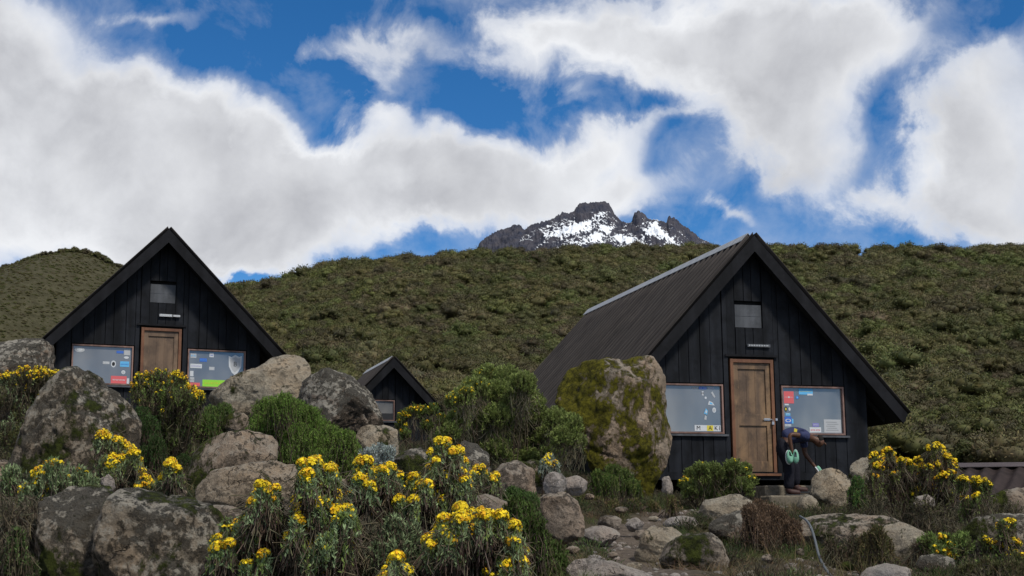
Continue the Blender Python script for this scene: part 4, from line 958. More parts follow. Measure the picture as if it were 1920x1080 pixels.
shrub('flowering_shrub', 'low yellow-green flowering shrub right of the slanting tan slab', [(1772,1020,18,.4),(1790,1035,16,.35),(1785,1055,18,.3),(1760,1040,18,.15),(1805,1020,22,.0),(1740,1020,20,.02)], 11.8, seed=14, leafc=GREEN, leafc2=OLIVE, group=YG)
shrub('flowering_shrub', 'yellow flower stalks at the lower right edge of the photo', [(1845,1018,14,.7),(1880,990,12,.5),(1895,985,12,.5),(1875,1030,14,.6),(1900,1025,14,.5),(1905,1050,16,.4),(1860,1040,20,.1),(1890,1060,24,.05),(1850,1065,20,.0)], 11.4, seed=15, leafc=OLIVE, leafc2=GREEN, dry=.3, sprigs=45, group=YG)
DG = dict(leafc=(.21, .25, .07), leafc2=(.145, .165, .05))
shrub('domed_bush', 'great domed bush of green cushions on brown branches left of the large hut roof', [(915,712,30,.12),(950,715,30,.05),(980,725,28),(890,735,30,.1),(935,745,34),(970,755,32),(1000,760,26),(870,745,22,.3),(850,755,18,.4),(1010,790,28),(985,790,34),(1045,790,26),(1070,800,24),(1060,825,28),(1030,825,32),(890,780,28,.05),(860,790,24,.05),(840,815,24),(930,790,34),(955,820,36),(1000,840,34),(900,825,34),(870,830,28),(1080,830,22),(1035,860,30),(990,870,30),(930,850,34)], 18.6, seed=20, up=.55, sprigs=90, slen=.12, nl=26, lw=.012, ll=.035, twig=70, depth=1.8, cat='bush', **DG)
shrub('flowering_shrub', 'gnarled open shrub with green-yellow tufts in front of the small hut', [(775,775,18,.25),(790,772,14,.2),(758,782,14,.3),(752,800,12,.2),(812,770,14,.1),(800,800,14,.05),(760,815,12,.1),(825,790,16,.1),(820,830,22,0)], 17.6, seed=21, sprigs=44, group=YG, up=.5, slen=.12, lw=.008, twig=20, leafc=(.10, .15, .035), leafc2=(.13, .15, .03))
shrub('domed_bush', 'low green domed bush in front of the hut corner beside the stone steps', [(1298,895,20,.06),(1315,885,20,.02),(1340,890,22,.02),(1375,880,20,.04),(1395,885,18,.06),(1405,905,16,.08),(1360,905,26),(1330,915,26),(1285,910,14,.3),(1390,920,24),(1300,925,22,.05),(1350,930,26)], 19.5, seed=22, up=.5, sprigs=80, slen=.11, nl=24, lw=.012, depth=.8, cat='bush', **DG)
HG = dict(cat='heath', name='heath_bush')
def heath(label, lobes, Y, seed, c=(.13, .215, .035), c2=(.14, .19, .045), **k):
    a = dict(up=.86, slen=.26, nl=38, lw=.008, ll=.026, sprigs=100, twig=5, depth=.9, cat='heath bush'); a.update(k)
    return shrub('heath_bush', label, lobes, Y, seed=seed, leafc=c, leafc2=c2, group='feathery heath bushes', **a)
heath('large bright green feathery heath beside the black and white lichened boulder', [(500,775,30),(530,765,28),(555,780,32),(580,790,30),(600,815,30),(520,810,40),(490,805,28),(560,835,40),(600,845,30),(485,840,26),(540,860,34)], 16, 31)
heath('lower bright green heath left of the silver plant', [(595,835,24),(620,822,26),(645,832,26),(660,850,22),(625,860,32),(600,870,28),(655,875,24)], 15, 32, sprigs=110)
heath('small green heath beneath the slanting wedge-shaped boulder', [(395,780,20),(420,775,20),(385,800,24),(415,800,24),(400,820,26)], 17.5, 33, c=(.07, .12, .022))
heath('dark green heath right of the tall rounded boulder', [(265,780,18),(280,800,22),(270,830,24),(290,840,22),(275,860,24),(345,870,18)], 15.5, 34, c=(.045, .085, .018), c2=(.05, .08, .02))
heath('dark green feathery heath at the foot of the mossy upright boulder', [(1150,890,20),(1170,900,22),(1185,915,18),(1140,910,20),(1165,925,24),(1120,895,14)], 18.2, 35, c=(.06, .115, .02))
heath('tall green heath between the nearest flowers and the path', [(965,955,20),(985,965,22),(1000,990,24),(1010,1020,26),(985,1010,28),(1040,1040,24),(1050,1065,22),(1000,1055,30),(1030,1080,30),(965,985,22)], 10, 36, c=(.06, .105, .02), c2=(.07, .09, .025))
heath('dry olive heath tuft right of the hose', [(1625,1020,20),(1645,1010,20),(1660,1025,18),(1635,1045,26),(1655,1055,22),(1620,1055,20)], 11.2, 37, c=(.085, .085, .03), c2=(.11, .085, .035), slen=.3)
heath('olive heath at the bottom right corner', [(1850,1075,26),(1880,1080,28),(1905,1075,24),(1815,1080,22)], 9.4, 38, c=(.08, .085, .03), c2=(.095, .08, .035), sprigs=70)
heath('pale green tuft of heath low at the left edge', [(30,1010,20),(35,1040,24),(15,1060,26),(50,1065,22)], 8.8, 39, c=(.07, .10, .03), c2=(.09, .08, .045), sprigs=60, dry=.3)
heath('small bright green heath right of the round tan boulder', [(1608,905,12),(1600,925,12),(1612,935,14),(1618,950,12)], 19, 40, c=(.08, .15, .035))
heath('green heath tuft below the rounded rock near the cube-shaped stone', [(960,925,12),(975,935,16),(995,940,16),(945,935,12),(985,960,18)], 12.6, 41, c=(.07, .125, .03), c2=(.06, .10, .03))
heath('reddish brown dry heath left of the stone steps foot', [(1405,960,16),(1425,955,20),(1445,965,20),(1465,975,20),(1485,990,18),(1430,990,24),(1460,1010,24),(1490,1010,16),(1440,1030,20),(1415,985,18)], 14.2, 42, c=(.15, .10, .06), c2=(.11, .07, .04), slen=.34, sprigs=80)
shrub('silver_plant', 'silvery white leaved plant between the brown rocks in front of the small hut', [(690,858,18),(710,850,18),(728,852,16),(700,870,20),(725,872,18),(680,868,12)], 14.2, seed=50, leafc=(.36, .40, .38), leafc2=(.26, .31, .28), up=.75, slen=.16, sprigs=60, twig=0, cat='plant')
shrub('silver_plant', 'small silver plant with orange-yellow heads behind the cube-shaped stone', [(1030,862,10,.5),(1022,872,10,.3),(1040,875,10,.2),(1030,885,14,.0)], 15, seed=51, leafc=(.26, .30, .24), leafc2=(.2, .25, .18), up=.9, slen=.14, sprigs=60, twig=0, cat='plant')
shrub('dry_bush', 'dry grey-brown twiggy bush at the bottom left corner', [(20,960,30),(50,985,26),(15,1010,34),(60,950,24),(30,1050,34)], 9.3, seed=52, leafc=DRYB, leafc2=(.06, .065, .035), sprigs=40, nl=7, twig=160, up=.5, dry=.8, cat='bush')
shrub('dry_bush', 'grey dry twigs tangled between the flower columns at the bottom', [(530,990,34),(560,960,20),(680,1000,36),(720,1010,34),(760,1020,30),(640,1050,34),(540,1050,34),(700,1060,34)], 8.9, seed=53, leafc=DRYB, leafc2=(.05, .07, .035), sprigs=36, nl=7, twig=220, up=.35, dry=.6, cat='bush')
shrub('dry_bush', 'dark brown twiggy bush under the large orange-yellow flowering shrub', [(1640,950,30),(1690,970,34),(1740,960,34),(1780,970,30),(1720,990,30),(1760,1000,24)], 15, seed=54, leafc=(.05, .045, .025), leafc2=OLIVE, sprigs=34, nl=8, twig=170, up=.4, dry=.5, cat='bush', depth=1.)
shrub('ground_sprigs', 'green leafy sprigs at the bottom centre between the flowering shrubs', [(740,985,20),(770,1000,24),(750,1035,28),(800,1030,24),(715,1040,22),(790,1065,28),(830,1060,24)], 8.6, seed=55, leafc=BLUEG, leafc2=(.06, .09, .04), sprigs=50, up=.8, slen=.18, dry=.2, cat='plant')

shrub('dry_bush', 'brown dry brush among the rocks at the right edge of the photo', [(1850,955,26),(1880,975,26),(1830,985,24),(1790,1000,22),(1900,960,22)], 14.0, seed=56, leafc=(.07, .055, .03), leafc2=OLIVE, sprigs=34, nl=8, twig=150, up=.5, dry=.5, cat='bush')
shrub('dry_bush', 'low brown brush between the mossy ledge and the dry olive heath', [(1560,1025,18),(1585,1040,20),(1600,1020,16),(1690,1060,20),(1720,1030,16)], 11.9, seed=57, leafc=(.09, .065, .035), leafc2=(.07, .075, .03), sprigs=34, nl=8, twig=90, up=.6, dry=.4, cat='bush')
shrub('ground_sprigs', 'grassy green and brown sprigs left of the path below the upright boulder', [(1120,945,14),(1150,955,18),(1190,950,16),(1225,955,16),(1090,940,12),(1260,945,14)], 17.2, seed=58, leafc=(.11, .12, .035), leafc2=(.14, .10, .05), sprigs=60, up=.85, slen=.2, twig=30, cat='plant')
# ------------------------------------------------------------------ scattered cover (uncountable)
def scatter(name, pts, scl, rot, idx, sources, kind='stuff', label=None, cat=None):
    me = bpy.data.meshes.new(name); me.vertices.add(len(pts)); me.vertices.foreach_set('co', np.asarray(pts, np.float32).ravel())
    for nm, ty, arr, key in (('scl', 'FLOAT_VECTOR', scl, 'vector'), ('rot', 'FLOAT_VECTOR', rot, 'vector'), ('idx', 'INT', idx, 'value')):
        a = me.attributes.new(nm, ty, 'POINT'); a.data.foreach_set(key, np.ravel(np.asarray(arr, np.int32 if ty == 'INT' else np.float32)))
    o = bpy.data.objects.new(name, me); col.objects.link(o)
    cs = bpy.data.collections.new(name+'_kinds')
    for s in sources: cs.objects.link(s)
    g = bpy.data.node_groups.new(name, 'GeometryNodeTree')
    g.interface.new_socket('Geometry', in_out='INPUT', socket_type='NodeSocketGeometry'); g.interface.new_socket('Geometry', in_out='OUTPUT', socket_type='NodeSocketGeometry')
    gi = g.nodes.new('NodeGroupInput'); go = g.nodes.new('NodeGroupOutput'); ip = g.nodes.new('GeometryNodeInstanceOnPoints'); ci = g.nodes.new('GeometryNodeCollectionInfo')
    ci.inputs[0].default_value = cs; ci.inputs[1].default_value = True; ci.inputs[2].default_value = True
    def na(nm, ty):
        n = g.nodes.new('GeometryNodeInputNamedAttribute'); n.data_type = ty; n.inputs[0].default_value = nm; return n.outputs[0]
    g.links.new(gi.outputs[0], ip.inputs['Points']); g.links.new(ci.outputs[0], ip.inputs['Instance']); ip.inputs['Pick Instance'].default_value = True
    g.links.new(na('idx', 'INT'), ip.inputs['Instance Index']); g.links.new(na('scl', 'FLOAT_VECTOR'), ip.inputs['Scale'])
    e2r = g.nodes.new('FunctionNodeEulerToRotation'); g.links.new(na('rot', 'FLOAT_VECTOR'), e2r.inputs[0]); g.links.new(e2r.outputs[0], ip.inputs['Rotation'])
    g.links.new(ip.outputs[0], go.inputs[0])
    md = o.modifiers.new('scatter', 'NODES'); md.node_group = g
    tag(o, label, cat, None, kind)
    return o
def tuft(i, n=46, h=.22, spread=.09, c=(.09, .085, .035), lean=.5, bw=.005):
    r_ = np.random.default_rng(500+i); b = np.zeros((n, 3)); b[:, :2] = r_.normal(0, spread, (n, 2)); b[:, 2] = -.02
    d = unit(np.concatenate([r_.normal(0, lean, (n, 2)), np.ones((n, 1))], 1)); L = h*r_.uniform(.5, 1.2, (n, 1)); s = unit(np.cross(d, r_.normal(size=(n, 3))))*bw
    m1 = b+d*L*.55; dr = d.copy(); dr[:, 2] -= .7*lean; tip = m1+unit(dr)*L*.5
    V = np.stack([b-s*.5, b+s*.5, m1+s*.4, m1-s*.4, tip+s*.08, tip-s*.08], 1).reshape(-1, 3)
    k = (np.arange(n)*6)[:, None]; Q = np.concatenate([k+np.array([[0, 1, 2, 3]]), k+np.array([[3, 2, 4, 5]])])
    return np_mesh('grass_tuft', V, Q, M_grass, False, tinted(n, c, .28, r_, 6), link=False)
def clump(i, n=380, r=.22, c=(.05, .06, .022), ls=.03, lw=.008):
    r_ = np.random.default_rng(700+i); d = unit(r_.normal(size=(n, 3))); d[:, 2] = np.abs(d[:, 2]); p = d*r*r_.uniform(.5, 1.05, (n, 1)); p[:, 2] *= .75
    V, Q = leaves(p, d*.6+np.array([0, 0, .8])+r_.normal(0, .35, (n, 3)), ls*r_.uniform(.6, 1.5, n), lw*np.ones(n), r_)
    C = tinted(n, c, .3, r_, 4)
    n2 = 60; q1 = unit(r_.normal(size=(n2, 3))); q1[:, 2] = np.abs(q1[:, 2]); q1 *= r*r_.uniform(.6, 1.1, (n2, 1)); q0 = q1*.2
    V2, Q2 = tubes(q0, q1, .003, .001, r_.normal(0, .02, (n2, 3)), r_); C2 = tinted(n2, DRYB, .3, r_, 9)
    return np_mesh('heather_clump', np.concatenate([V, V2]), np.concatenate([Q, Q2+len(V)]), M_grass, False, np.concatenate([C, C2]), link=False)
def near_pts(n, y0, y1, path_keep, seed, r2=.5):
    r_ = np.random.default_rng(seed); y = np.sqrt(r_.uniform(y0**2, y1**2, n)); x = (r_.uniform(-.46, .46, n))*y
    keep = r_.random(n) > path_mask_np(x, y)*(1-path_keep)
    # not under the huts
    for loc, phi, W_, D_ in ((right_loc, .273, 2.4, 8.6), (left_loc, .414, 2.2, 8)):
        dx, dy = x-loc[0], y-loc[1]; lx = dx*math.cos(phi)+dy*math.sin(phi); ly = -dx*math.sin(phi)+dy*math.cos(phi)
        keep &= ~((np.abs(lx) < W_) & (ly > -.2) & (ly < D_))
    x, y = x[keep], y[keep]; return x, y, ground_z(x, y), r_
tufts = [tuft(0, c=(.12, .105, .045)), tuft(1, c=(.09, .12, .035), h=.16), tuft(2, c=(.16, .12, .07), h=.18, lean=.9), tuft(3, c=(.05, .07, .02), n=70, h=.12), tuft(4, c=(.15, .105, .06), h=.22, lean=.7), tuft(5, c=(.07, .10, .02), h=.14, n=60)]
x, y, z, r_ = near_pts(11000, 6.5, 33, .05, 1)
k = len(x); s = r_.uniform(.4, .95, k)*np.where(y > 15, .8, 1)*np.where(y > 20.5, .6, 1)
patch = (wave(x, y, .9, 7) > .1)
idx = np.where(patch, r_.choice([0, 2, 4], k), r_.choice([1, 3, 5, 0], k))
scatter('grass', np.stack([x, y, z], 1), np.stack([s, s, s*r_.uniform(.7, 1.2, k)], 1), np.stack([r_.normal(0, .12, k), r_.normal(0, .12, k), r_.uniform(0, 6.28, k)], 1), idx, tufts,
        label='short green and brown grass between the rocks', cat='grass')
cls = [clump(0), clump(1, c=(.045, .07, .02)), clump(2, c=(.075, .06, .035)), clump(3, c=(.06, .085, .03), r=.18), clump(4, c=(.085, .07, .045), r=.25)]
x, y, z, r_ = near_pts(2600, 7, 34, .0, 2)
k = len(x); s = r_.uniform(.5, 1.1, k)
scatter('ground_cover', np.stack([x, y, z-.03], 1), np.stack([s*1.2, s*1.2, s], 1), np.stack([np.zeros(k), np.zeros(k), r_.uniform(0, 6.28, k)], 1), r_.integers(0, 5, k), cls,
        label='low heather and dry twigs covering the ground', cat='ground cover')
# pebbles on the path
pebs = []
for i in range(4):
    V, Fq = ico(2); r_ = np.random.default_rng(900+i); V = V*np.array([1, .8, .55])*(1+r_.normal(0, .12, (len(V), 1)))*.03
    pebs.append(np_mesh('pebble', V, Fq, RM['grey'], True, link=False))
r_ = np.random.default_rng(77); y = np.sqrt(r_.uniform(64, 24**2, 6000)); x = r_.uniform(0, .28, 6000)*y; kp = r_.random(6000)*2 < path_mask_np(x, y); x, y = x[kp], y[kp]; k = len(x)
s = r_.uniform(.2, 1., k)**2.2*1.5
scatter('gravel', np.stack([x, y, ground_z(x, y)], 1), np.stack([s, s, s], 1), np.stack([np.zeros(k), np.zeros(k), r_.uniform(0, 6.28, k)], 1), r_.integers(0, 4, k), pebs, label='loose pebbles scattered on the dirt path', cat='gravel')

# hillside bushes
def hill_bush(i, n=1500, c=(.06, .062, .022), tall=1.):
    r_ = np.random.default_rng(1000+i); nl_ = 9; V_, Q_, C_ = [], [], []; nn = 0
    IV, IF = ico(2)
    for j in range(nl_):
        a = 2.4*j+r_.uniform(-.4, .4); rr = .12+.36*(j/nl_)**.6; cc = np.array([math.cos(a)*rr, math.sin(a)*rr, (.62-.42*(j/nl_))*tall*r_.uniform(.85, 1.1)]); lr = r_.uniform(.17, .27)
        lc = np.array(c)*r_.uniform(.87, 1.15)
        # dense inner mass of the tuft
        k_ = 1+r_.normal(0, .16, (len(IV), 1)); V = cc+IV*lr*.80*k_*np.array([1, 1, .9]); V_.append(V); Q_.append(np.concatenate([IF, IF[:, 2:3]], 1)+nn); nn += len(V); C_.append(tinted(len(V), lc*.85, .22, r_))
        m_ = n//nl_; d = unit(r_.normal(size=(m_, 3))+np.array([0, 0, .35])); p = cc+d*lr*(r_.uniform(.6, 1.15, (m_, 1))+.16*np.sin(d[:, :1]*7+j)*np.cos(d[:, 1:2]*6+j))
        tg = r_.normal(size=(m_, 3)); tg = unit(tg-d*(tg*d).sum(1, keepdims=True))
        V, Q = leaves(p, tg+d*.9+np.array([0, 0, .4]), .075*r_.uniform(.6, 1.4, m_), .026*r_.uniform(.7, 1.4, m_), r_, d)
        V_.append(V); Q_.append(Q+nn); nn += len(V); C_.append(tinted(m_, lc, .2, r_, 4))
    k = 14; q1 = np.stack([r_.uniform(-.4, .4, k), r_.uniform(-.4, .4, k), r_.uniform(.1, .4, k)*tall], 1); q0 = q1*np.array([.25, .25, 0])-np.array([0, 0, .1])
    V, Q = tubes(q0, q1, .02, .008, r_.normal(0, .03, (k, 3)), r_); V_.append(V); Q_.append(Q+nn); C_.append(tinted(k, (.07, .06, .05), .2, r_, 9))
    Vt = np.concatenate(V_); Qt = np.concatenate(Q_)
    me_tri = Qt[:, 2] == Qt[:, 3]
    Qt[me_tri, 3] = Qt[me_tri, 2]
    return mixed_mesh('heath_bush', Vt, Qt[me_tri][:, :3], Qt[~me_tri], M_hillleaf, np.concatenate(C_))
def mixed_mesh(name, V, T, Q, m, C):
    me = bpy.data.meshes.new(name); me.vertices.add(len(V)); me.vertices.foreach_set('co', np.asarray(V, np.float32).ravel())
    li = np.concatenate([T.ravel(), Q.ravel()]).astype(np.int32); me.loops.add(len(li)); me.loops.foreach_set('vertex_index', li)
    st = np.concatenate([np.arange(len(T))*3, len(T)*3+np.arange(len(Q))*4]).astype(np.int32); me.polygons.add(len(st)); me.polygons.foreach_set('loop_start', st)
    me.polygons.foreach_set('loop_total', np.concatenate([np.full(len(T), 3), np.full(len(Q), 4)]).astype(np.int32))
    me.materials.append(m); at = me.attributes.new('tint', 'FLOAT_COLOR', 'POINT'); c = np.ones((len(V), 4), np.float32); c[:, :3] = C; at.data.foreach_set('color', c.ravel())
    me.update(); me.validate(); return bpy.data.objects.new(name, me)
HC = [(.086,.083,.028),(.096,.089,.031),(.076,.076,.027),(.104,.092,.040),(.086,.090,.029),(.104,.086,.044),(.078,.068,.033),(.088,.098,.028)]
kinds = [hill_bush(i, c=c_, tall=t_) for i, (c_, t_) in enumerate(zip(HC, (1, 1.15, .9, .8, 1.1, .7, 1.0, .95)))]
r_ = np.random.default_rng(5); n = 20000
y = np.sqrt(r_.uniform(37**2, (YR+8)**2, n)); x = r_.uniform(-.40, .44, n)*y
keep = ((y < YR-9) | (r_.random(n) < .22)) & (wave(x, y, .23, 9)+r_.normal(0, .15, n) > -.86) & ~((y < 48) & (np.abs(x-ploc.x) < 2.6) & (y > 36)) & ~((y < 40) & (x > -7) & (x < -2.5))
x, y = x[keep], y[keep]; z = ground_z(x, y); k = len(x)
s = np.clip(r_.lognormal(math.log(.88), .36, k), .4, 2.3)*(.85+.35*smooth(60, 180, y))
crest = y > YR-9; s = np.where(crest, np.clip(s*r_.uniform(1.0, 2.2, k), .8, 2.3), s)
idx = r_.integers(0, 8, k); idx = np.where(wave(x, y, .07, 5)+r_.normal(0, .5, k) > .6, r_.choice([3, 5], k), idx)
order = np.argsort(y/np.maximum(s, .3)); vis = (np.abs(x/y) < .36)
near = [i for i in order if vis[i]][:290]; nearset = np.zeros(k, bool); nearset[near] = True
BL = ['olive green heath bush', 'yellowish olive heath bush', 'dark olive heath bush', 'tan heath bush', 'fresh green heath bush', 'brown dry heath bush', 'brown-green heath bush', 'bright green heath bush']
for i in near:
    o = kinds[idx[i]].copy(); col.objects.link(o); o.location = (x[i], y[i], z[i]-.1); o.scale = (s[i]*1.25, s[i]*1.25, s[i]); o.rotation_euler = (0, 0, r_.uniform(0, 6.28))
    q = px_of(x[i], y[i]); zone = ('left of the left hut' if q < 75 else 'behind the left hut' if q < 540 else 'between the left and small huts' if q < 670 else 'behind the small hut' if q < 800
        else 'above the great domed bush' if q < 1000 else 'behind the large hut' if q < 1640 else 'just right of the large hut' if q < 1780 else 'above the low shed roof')
    sz = 'small ' if s[i] < .85 else 'tall ' if s[i] > 1.5 else ''; fr = 'foremost ' if y[i] < 46 else ''
    tag(o, fr+sz+BL[idx[i]]+' on the hillside '+zone, 'bush', 'heath bushes at the hill foot '+zone)
rest = ~nearset
scatter('hillside_scrub', np.stack([x, y, z-.1], 1)[rest], np.stack([s*1.25, s*1.25, s], 1)[rest], np.stack([np.zeros(k), np.zeros(k), r_.uniform(0, 6.28, k)], 1)[rest], idx[rest], kinds,
        label='dense olive heath scrub covering the hillside behind the huts', cat='scrub')
# scrub on the rounded hill
n = 26000; hv = np.empty(len(hill.data.vertices)*3, np.float32); hill.data.vertices.foreach_get('co', hv); hv = hv.reshape(60, 220, 3)
fi = r_.uniform(19, 58.9, n); fj = r_.uniform(60, 190, n); i0 = fi.astype(int); j0 = fj.astype(int); a_ = (fi-i0)[:, None]; b_ = (fj-j0)[:, None]
pp = (hv[i0, j0]*(1-a_)+hv[i0+1, j0]*a_)*(1-b_)+(hv[i0, j0+1]*(1-a_)+hv[i0+1, j0+1]*a_)*b_
s = r_.uniform(.5, 1.0, n)
scatter('scrub', pp-np.array([0, 0, .3]), np.stack([s*1.3, s*1.3, s*.8], 1), np.stack([np.zeros(n), np.zeros(n), r_.uniform(0, 6.28, n)], 1), r_.choice([0, 1, 3, 5, 7], n), kinds,
        label='fine scrub covering the rounded hill behind the left hut', cat='scrub')
# tree line on the rounded hill
n = 420; px_ = r_.uniform(-250, 420, n); Xl = np.interp(px_, np.linspace(-700, 700, len(htop)), htop[:, 0]); Zl = np.interp(px_, np.linspace(-700, 700, len(htop)), htop[:, 2])
yo = r_.uniform(-8, 4, n); s = r_.uniform(1.2, 3.2, n)
scatter('ridge_trees', np.stack([Xl, 520+yo, Zl-.6-np.abs(yo)*.12], 1), np.stack([s, s, s*.9], 1), np.stack([np.zeros(n), np.zeros(n), r_.uniform(0, 6.28, n)], 1), r_.choice([0, 2, 6], n), kinds,
        label='thin dark line of trees along the crest of the rounded hill', cat='trees')

# ------------------------------------------------------------------ person
def person():
    M_skin = flat('dark_brown_skin', (.085, .038, .022), .5); M_shirt, t, b = mat('navy_cotton', rough=.9, spec=.1)
    v = objco(t); t.links.new(MIX(t, NZ(t, v, 6, 5, .6), (.025, .03, .075), (.05, .058, .12)), b.inputs['Base Color']); bump(t, b, NZ(t, v, 9, 3, .5, .6), .7, .03)
    M_tr, t, b = mat('black_trousers', rough=.9, spec=.1); v = objco(t); t.links.new(MIX(t, NZ(t, v, 8, 5, .6), (.008, .008, .012), (.02, .02, .028)), b.inputs['Base Color']); bump(t, b, NZ(t, v, 8, 3, .5, .6), .7, .03)
    M_boot = flat('maroon_leather', (.045, .02, .017), .6); M_hair = flat('short_black_hair', (.012, .010, .009), .9)
    base = at_hut(.27, -.82, -.42); z0 = base.z
    root = empty('person', tuple(base), .10); tag(root, 'person in navy T-shirt and dark trousers bending down by the large hut door', 'person')
    import bmesh
    def sk(name, nodes, edges, m, sub=2, ri=0):
        me = bpy.data.meshes.new(name); bm = bmesh.new(); ly = bm.verts.layers.skin.verify(); vs = [bm.verts.new(n[:3]) for n in nodes]
        for a, b_ in edges: bm.edges.new((vs[a], vs[b_]))
        for i, v_ in enumerate(vs):
            v_[ly].radius = (nodes[i][3], nodes[i][4] if len(nodes[i]) > 4 else nodes[i][3]); v_[ly].use_root = (i == ri)
        bm.to_mesh(me); bm.free()
        o = bpy.data.objects.new(name, me); col.objects.link(o); md = o.modifiers.new('skin', 'SKIN'); md.use_smooth_shade = True
        s_ = o.modifiers.new('sub', 'SUBSURF'); s_.levels = s_.render_levels = sub
        dg = bpy.context.evaluated_depsgraph_get(); dg.update()
        m2 = bpy.data.meshes.new_from_object(o.evaluated_get(dg)); o.modifiers.clear(); o.data = m2; m2.materials.clear(); m2.materials.append(m)
        o.parent = root; return o
    # facing +x; y- is towards the viewer. body: pelvis root
    nd = [(-.17,0,.90,.11,.12),(-.05,0,.97,.11,.12),(.10,0,1.01,.12,.13),(.25,0,.99,.11,.14),(.35,0,.96,.055),(.42,0,.93,.06),(.50,0,.885,.085,.095),(.56,0,.83,.06,.07),
          (-.14,-.09,.82,.085),(-.04,-.10,.47,.055),(-.10,-.10,.10,.04),(.00,-.10,.05,.035),
          (-.14,.09,.82,.085),(.10,.10,.50,.055),(.08,.10,.18,.04),(.18,.10,.13,.035),
          (.24,-.17,.97,.055),(-.06,-.25,1.00,.04),(-.09,-.26,.96,.036),(-.05,-.25,.72,.026),(-.04,-.25,.66,.030,.02),
          (.28,.17,.93,.055),(.30,.19,.70,.042),(.44,.15,.50,.026),(.48,.14,.45,.030,.02)]
    ed = [(0,1),(1,2),(2,3),(3,4),(4,5),(5,6),(6,7),(0,8),(8,9),(9,10),(10,11),(0,12),(12,13),(13,14),(14,15),(3,16),(16,17),(17,18),(18,19),(19,20),(3,21),(21,22),(22,23),(23,24)]
    body = sk('body', nd, ed, M_skin)
    # fingers, nose, ears: joined into the body mesh
    fb = MB()
    for (hx, hy, hz, dx, dz) in ((-.04, -.25, .645, .0, -1), (.485, .14, .44, .5, -.86)):
        for k in range(4):
            y = hy-.028+k*.019; L = (.06, .072, .068, .052)[k]
            fb.tube([(hx, y, hz), (hx+dx*L*.5+.012, y, hz+dz*L*.5), (hx+dx*L-.004, y, hz+dz*L*.95)], [.0095, .0088, .0065], 6)
        fb.tube([(hx, hy-.03, hz+.03), (hx+.025, hy-.045, hz), (hx+.03, hy-.035, hz-.03)], [.011, .0095, .007], 6)
    fb.tube([(.585, 0, .875), (.61, 0, .845), (.60, 0, .835)], [.012, .016, .012], 6)      # nose
    for sy in (-1, 1): fb.tube([(.49, sy*.088, .90), (.475, sy*.10, .885), (.485, sy*.09, .86)], [.014, .018, .012], 6)   # ears
    tmp = fb.build('tmp', M_skin); bm = bmesh.new(); bm.from_mesh(body.data); bm.from_mesh(tmp.data); bm.to_mesh(body.data); bm.free(); bpy.data.objects.remove(tmp)
    body.data.polygons.foreach_set('use_smooth', [True]*len(body.data.polygons))
    sk('shirt', [(-.13,0,.945,.125,.145),(-.02,0,.985,.125,.15),(.12,0,1.02,.135,.16),(.25,0,.99,.12,.16),(.33,0,.965,.07),
       (.22,-.17,.975,.075),(.08,-.225,.995,.066),(.28,.17,.93,.075),(.295,.185,.79,.066)],
       [(0,1),(1,2),(2,3),(3,4),(3,5),(5,6),(3,7),(7,8)], M_shirt)
    sk('trousers', [(-.19,0,.89,.135,.15),(-.12,0,.945,.12,.14),(-.16,-.09,.78,.125),(-.06,-.10,.47,.095),(-.09,-.10,.09,.088),(-.15,.09,.78,.125),(.09,.10,.50,.095),(.09,.10,.15,.088)],
       [(0,1),(0,2),(2,3),(3,4),(0,5),(5,6),(6,7)], M_tr)
    for (bx, by, bz) in ((-.10, -.10, 0.), (.09, .10, .05)):
        o = sk('boot', [(bx,by,bz+.16,.062),(bx,by,bz+.065,.062),(bx+.10,by,bz+.055,.056,.06),(bx+.21,by,bz+.042,.042,.055)], [(0,1),(1,2),(2,3)], M_boot)
        s_ = MB(); s_.box(bx-.06, bx+.25, by-.055, by+.055, bz-.012, bz+.018); s_.build('sole', M_black, o, bevel=.008)
    sk('hair', [(.455,0,.925,.085,.09),(.515,0,.93,.08,.09),(.555,0,.905,.055,.07)], [(0,1),(1,2)], M_hair)
    pr = MB(); pr.prism([(.02, 1.05), (.07, 1.04), (.08, 1.09), (.03, 1.11)], -.163, -.158); pr.build('shirt_print', M_yellow, root)
    # things held: a pair of mint clogs and one held low
    M_mint, t, b = mat('mint_green_rubber', (.17, .38, .27), .7)
    def shoe(loc, rot, lab, sc_=1.):
        s = empty('shoe', loc); s.rotation_euler = rot; s.scale = (.85, 1.1, .9); tag(s, lab, 'shoe', 'mint green shoes held by the person')
        n = 16; V = []; Q = []
        prof = [(0, .035, .0), (.0, .042, .018), (.0, .045, .05), (.0, .036, .085), (.0, .02, .098)]
        for j, (_, r, h) in enumerate(prof):
            for i in range(n):
                a = 2*math.pi*i/n; L = .135 if j < 3 else .125-.02*(j-3)
                hh = h if math.cos(a) > -.2 or j < 3 else h*.7
                V.append((math.cos(a)*L*(.98 if j else .9), math.sin(a)*r*1.1*(1+.15*math.cos(a)), hh))
        for j in range(len(prof)-1):
            for i in range(n): Q.append((j*n+i, j*n+(i+1) % n, (j+1)*n+(i+1) % n, (j+1)*n+i))
        u = MB(); u.v = V; u.f = [tuple(q) for q in Q] + [tuple(range(n-1, -1, -1))] + [tuple((len(prof)-1)*n+i for i in (12, 13, 14, 15, 0, 1, 2, 3, 4))]; u.m = [0]*len(u.f)
        u.build('upper', M_mint, s, True)
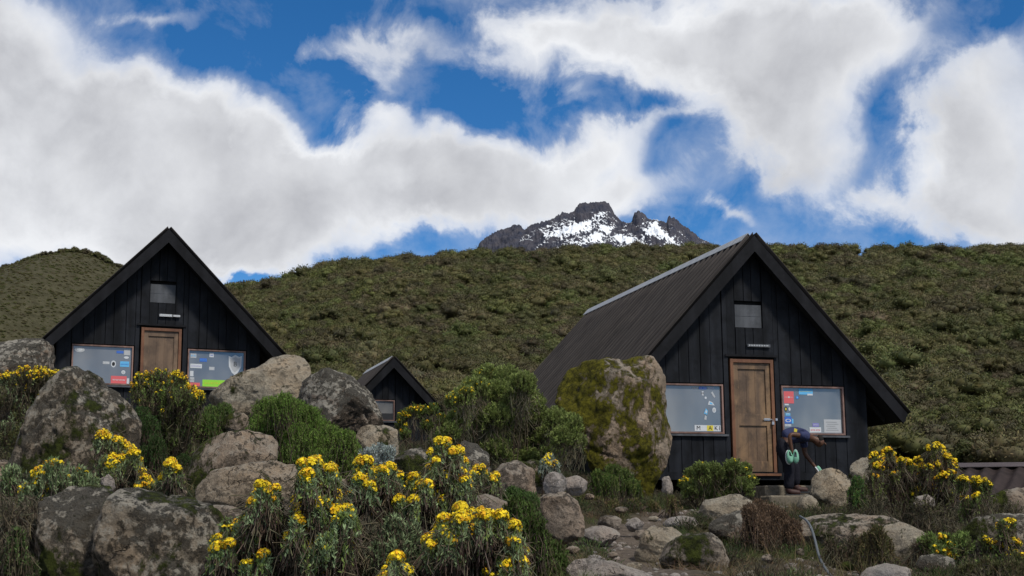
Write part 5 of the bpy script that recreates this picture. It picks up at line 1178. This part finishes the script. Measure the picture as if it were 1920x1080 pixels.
        w = MB(); w.prism([(math.cos(2*math.pi*i/n)*.14, 0) for i in range(3)], 0, .001) if False else None
        so = MB(); base_ = len(so.v)
        so.v = [(math.cos(2*math.pi*i/n)*.142, math.sin(2*math.pi*i/n)*.046*(1+.15*math.cos(2*math.pi*i/n)), h) for h in (-.018, .003) for i in range(n)]
        so.f = [tuple(range(n-1, -1, -1)), tuple(n+i for i in range(n))]+[(i, (i+1) % n, n+(i+1) % n, n+i) for i in range(n)]; so.m = [0]*len(so.f)
        so.build('sole', M_white, s)
    mw = Matrix.Translation(base) @ Matrix.Rotation(.10, 4, 'Z')
    p1 = mw @ Vector((-.13, -.30, .62)); p2 = mw @ Vector((-.01, -.31, .63)); p3 = mw @ Vector((.50, .10, .38))
    shoe(tuple(p1), (0, R(82), R(-72)), 'mint green shoe hanging from the hand on the door side, left one of the pair')
    shoe(tuple(p2), (0, R(97), R(-104)), 'mint green shoe hanging beside the first, nearer the round boulder')
    shoe(tuple(p3), (R(10), R(60), R(20)), 'mint green shoe held low beside the round tan boulder')
person()

# ------------------------------------------------------------------ hose
hp = [(1500,968,13.6),(1512,976,13.1),(1521,990,12.8),(1528,1012,12.5),(1535,1040,12.0),(1545,1062,11.4),(1560,1090,10.6),(1580,1130,9.6)]
pts = []
for a, b_, Y in hp:
    q = P(a, b_, Y); pts.append(Vector((q.x, q.y, max(q.z, gz(q.x, q.y)+.02))))
fine = []
for i in range(len(pts)-1):
    p0 = pts[max(i-1, 0)]; p1 = pts[i]; p2 = pts[i+1]; p3 = pts[min(i+2, len(pts)-1)]
    for s_ in range(8):
        t_ = s_/8; fine.append(.5*((2*p1)+(-p0+p2)*t_+(2*p0-5*p1+4*p2-p3)*t_*t_+(-p0+3*p1-3*p2+p3)*t_**3))
w = MB(); w.tube([tuple(p) for p in fine], .011, 8)
o = w.build('hose', flat('blue_grey_plastic_hose', (.09, .10, .11), .8), smooth=True); tag(o, 'blue-grey plastic hose running down over the rocks below the person', 'hose')
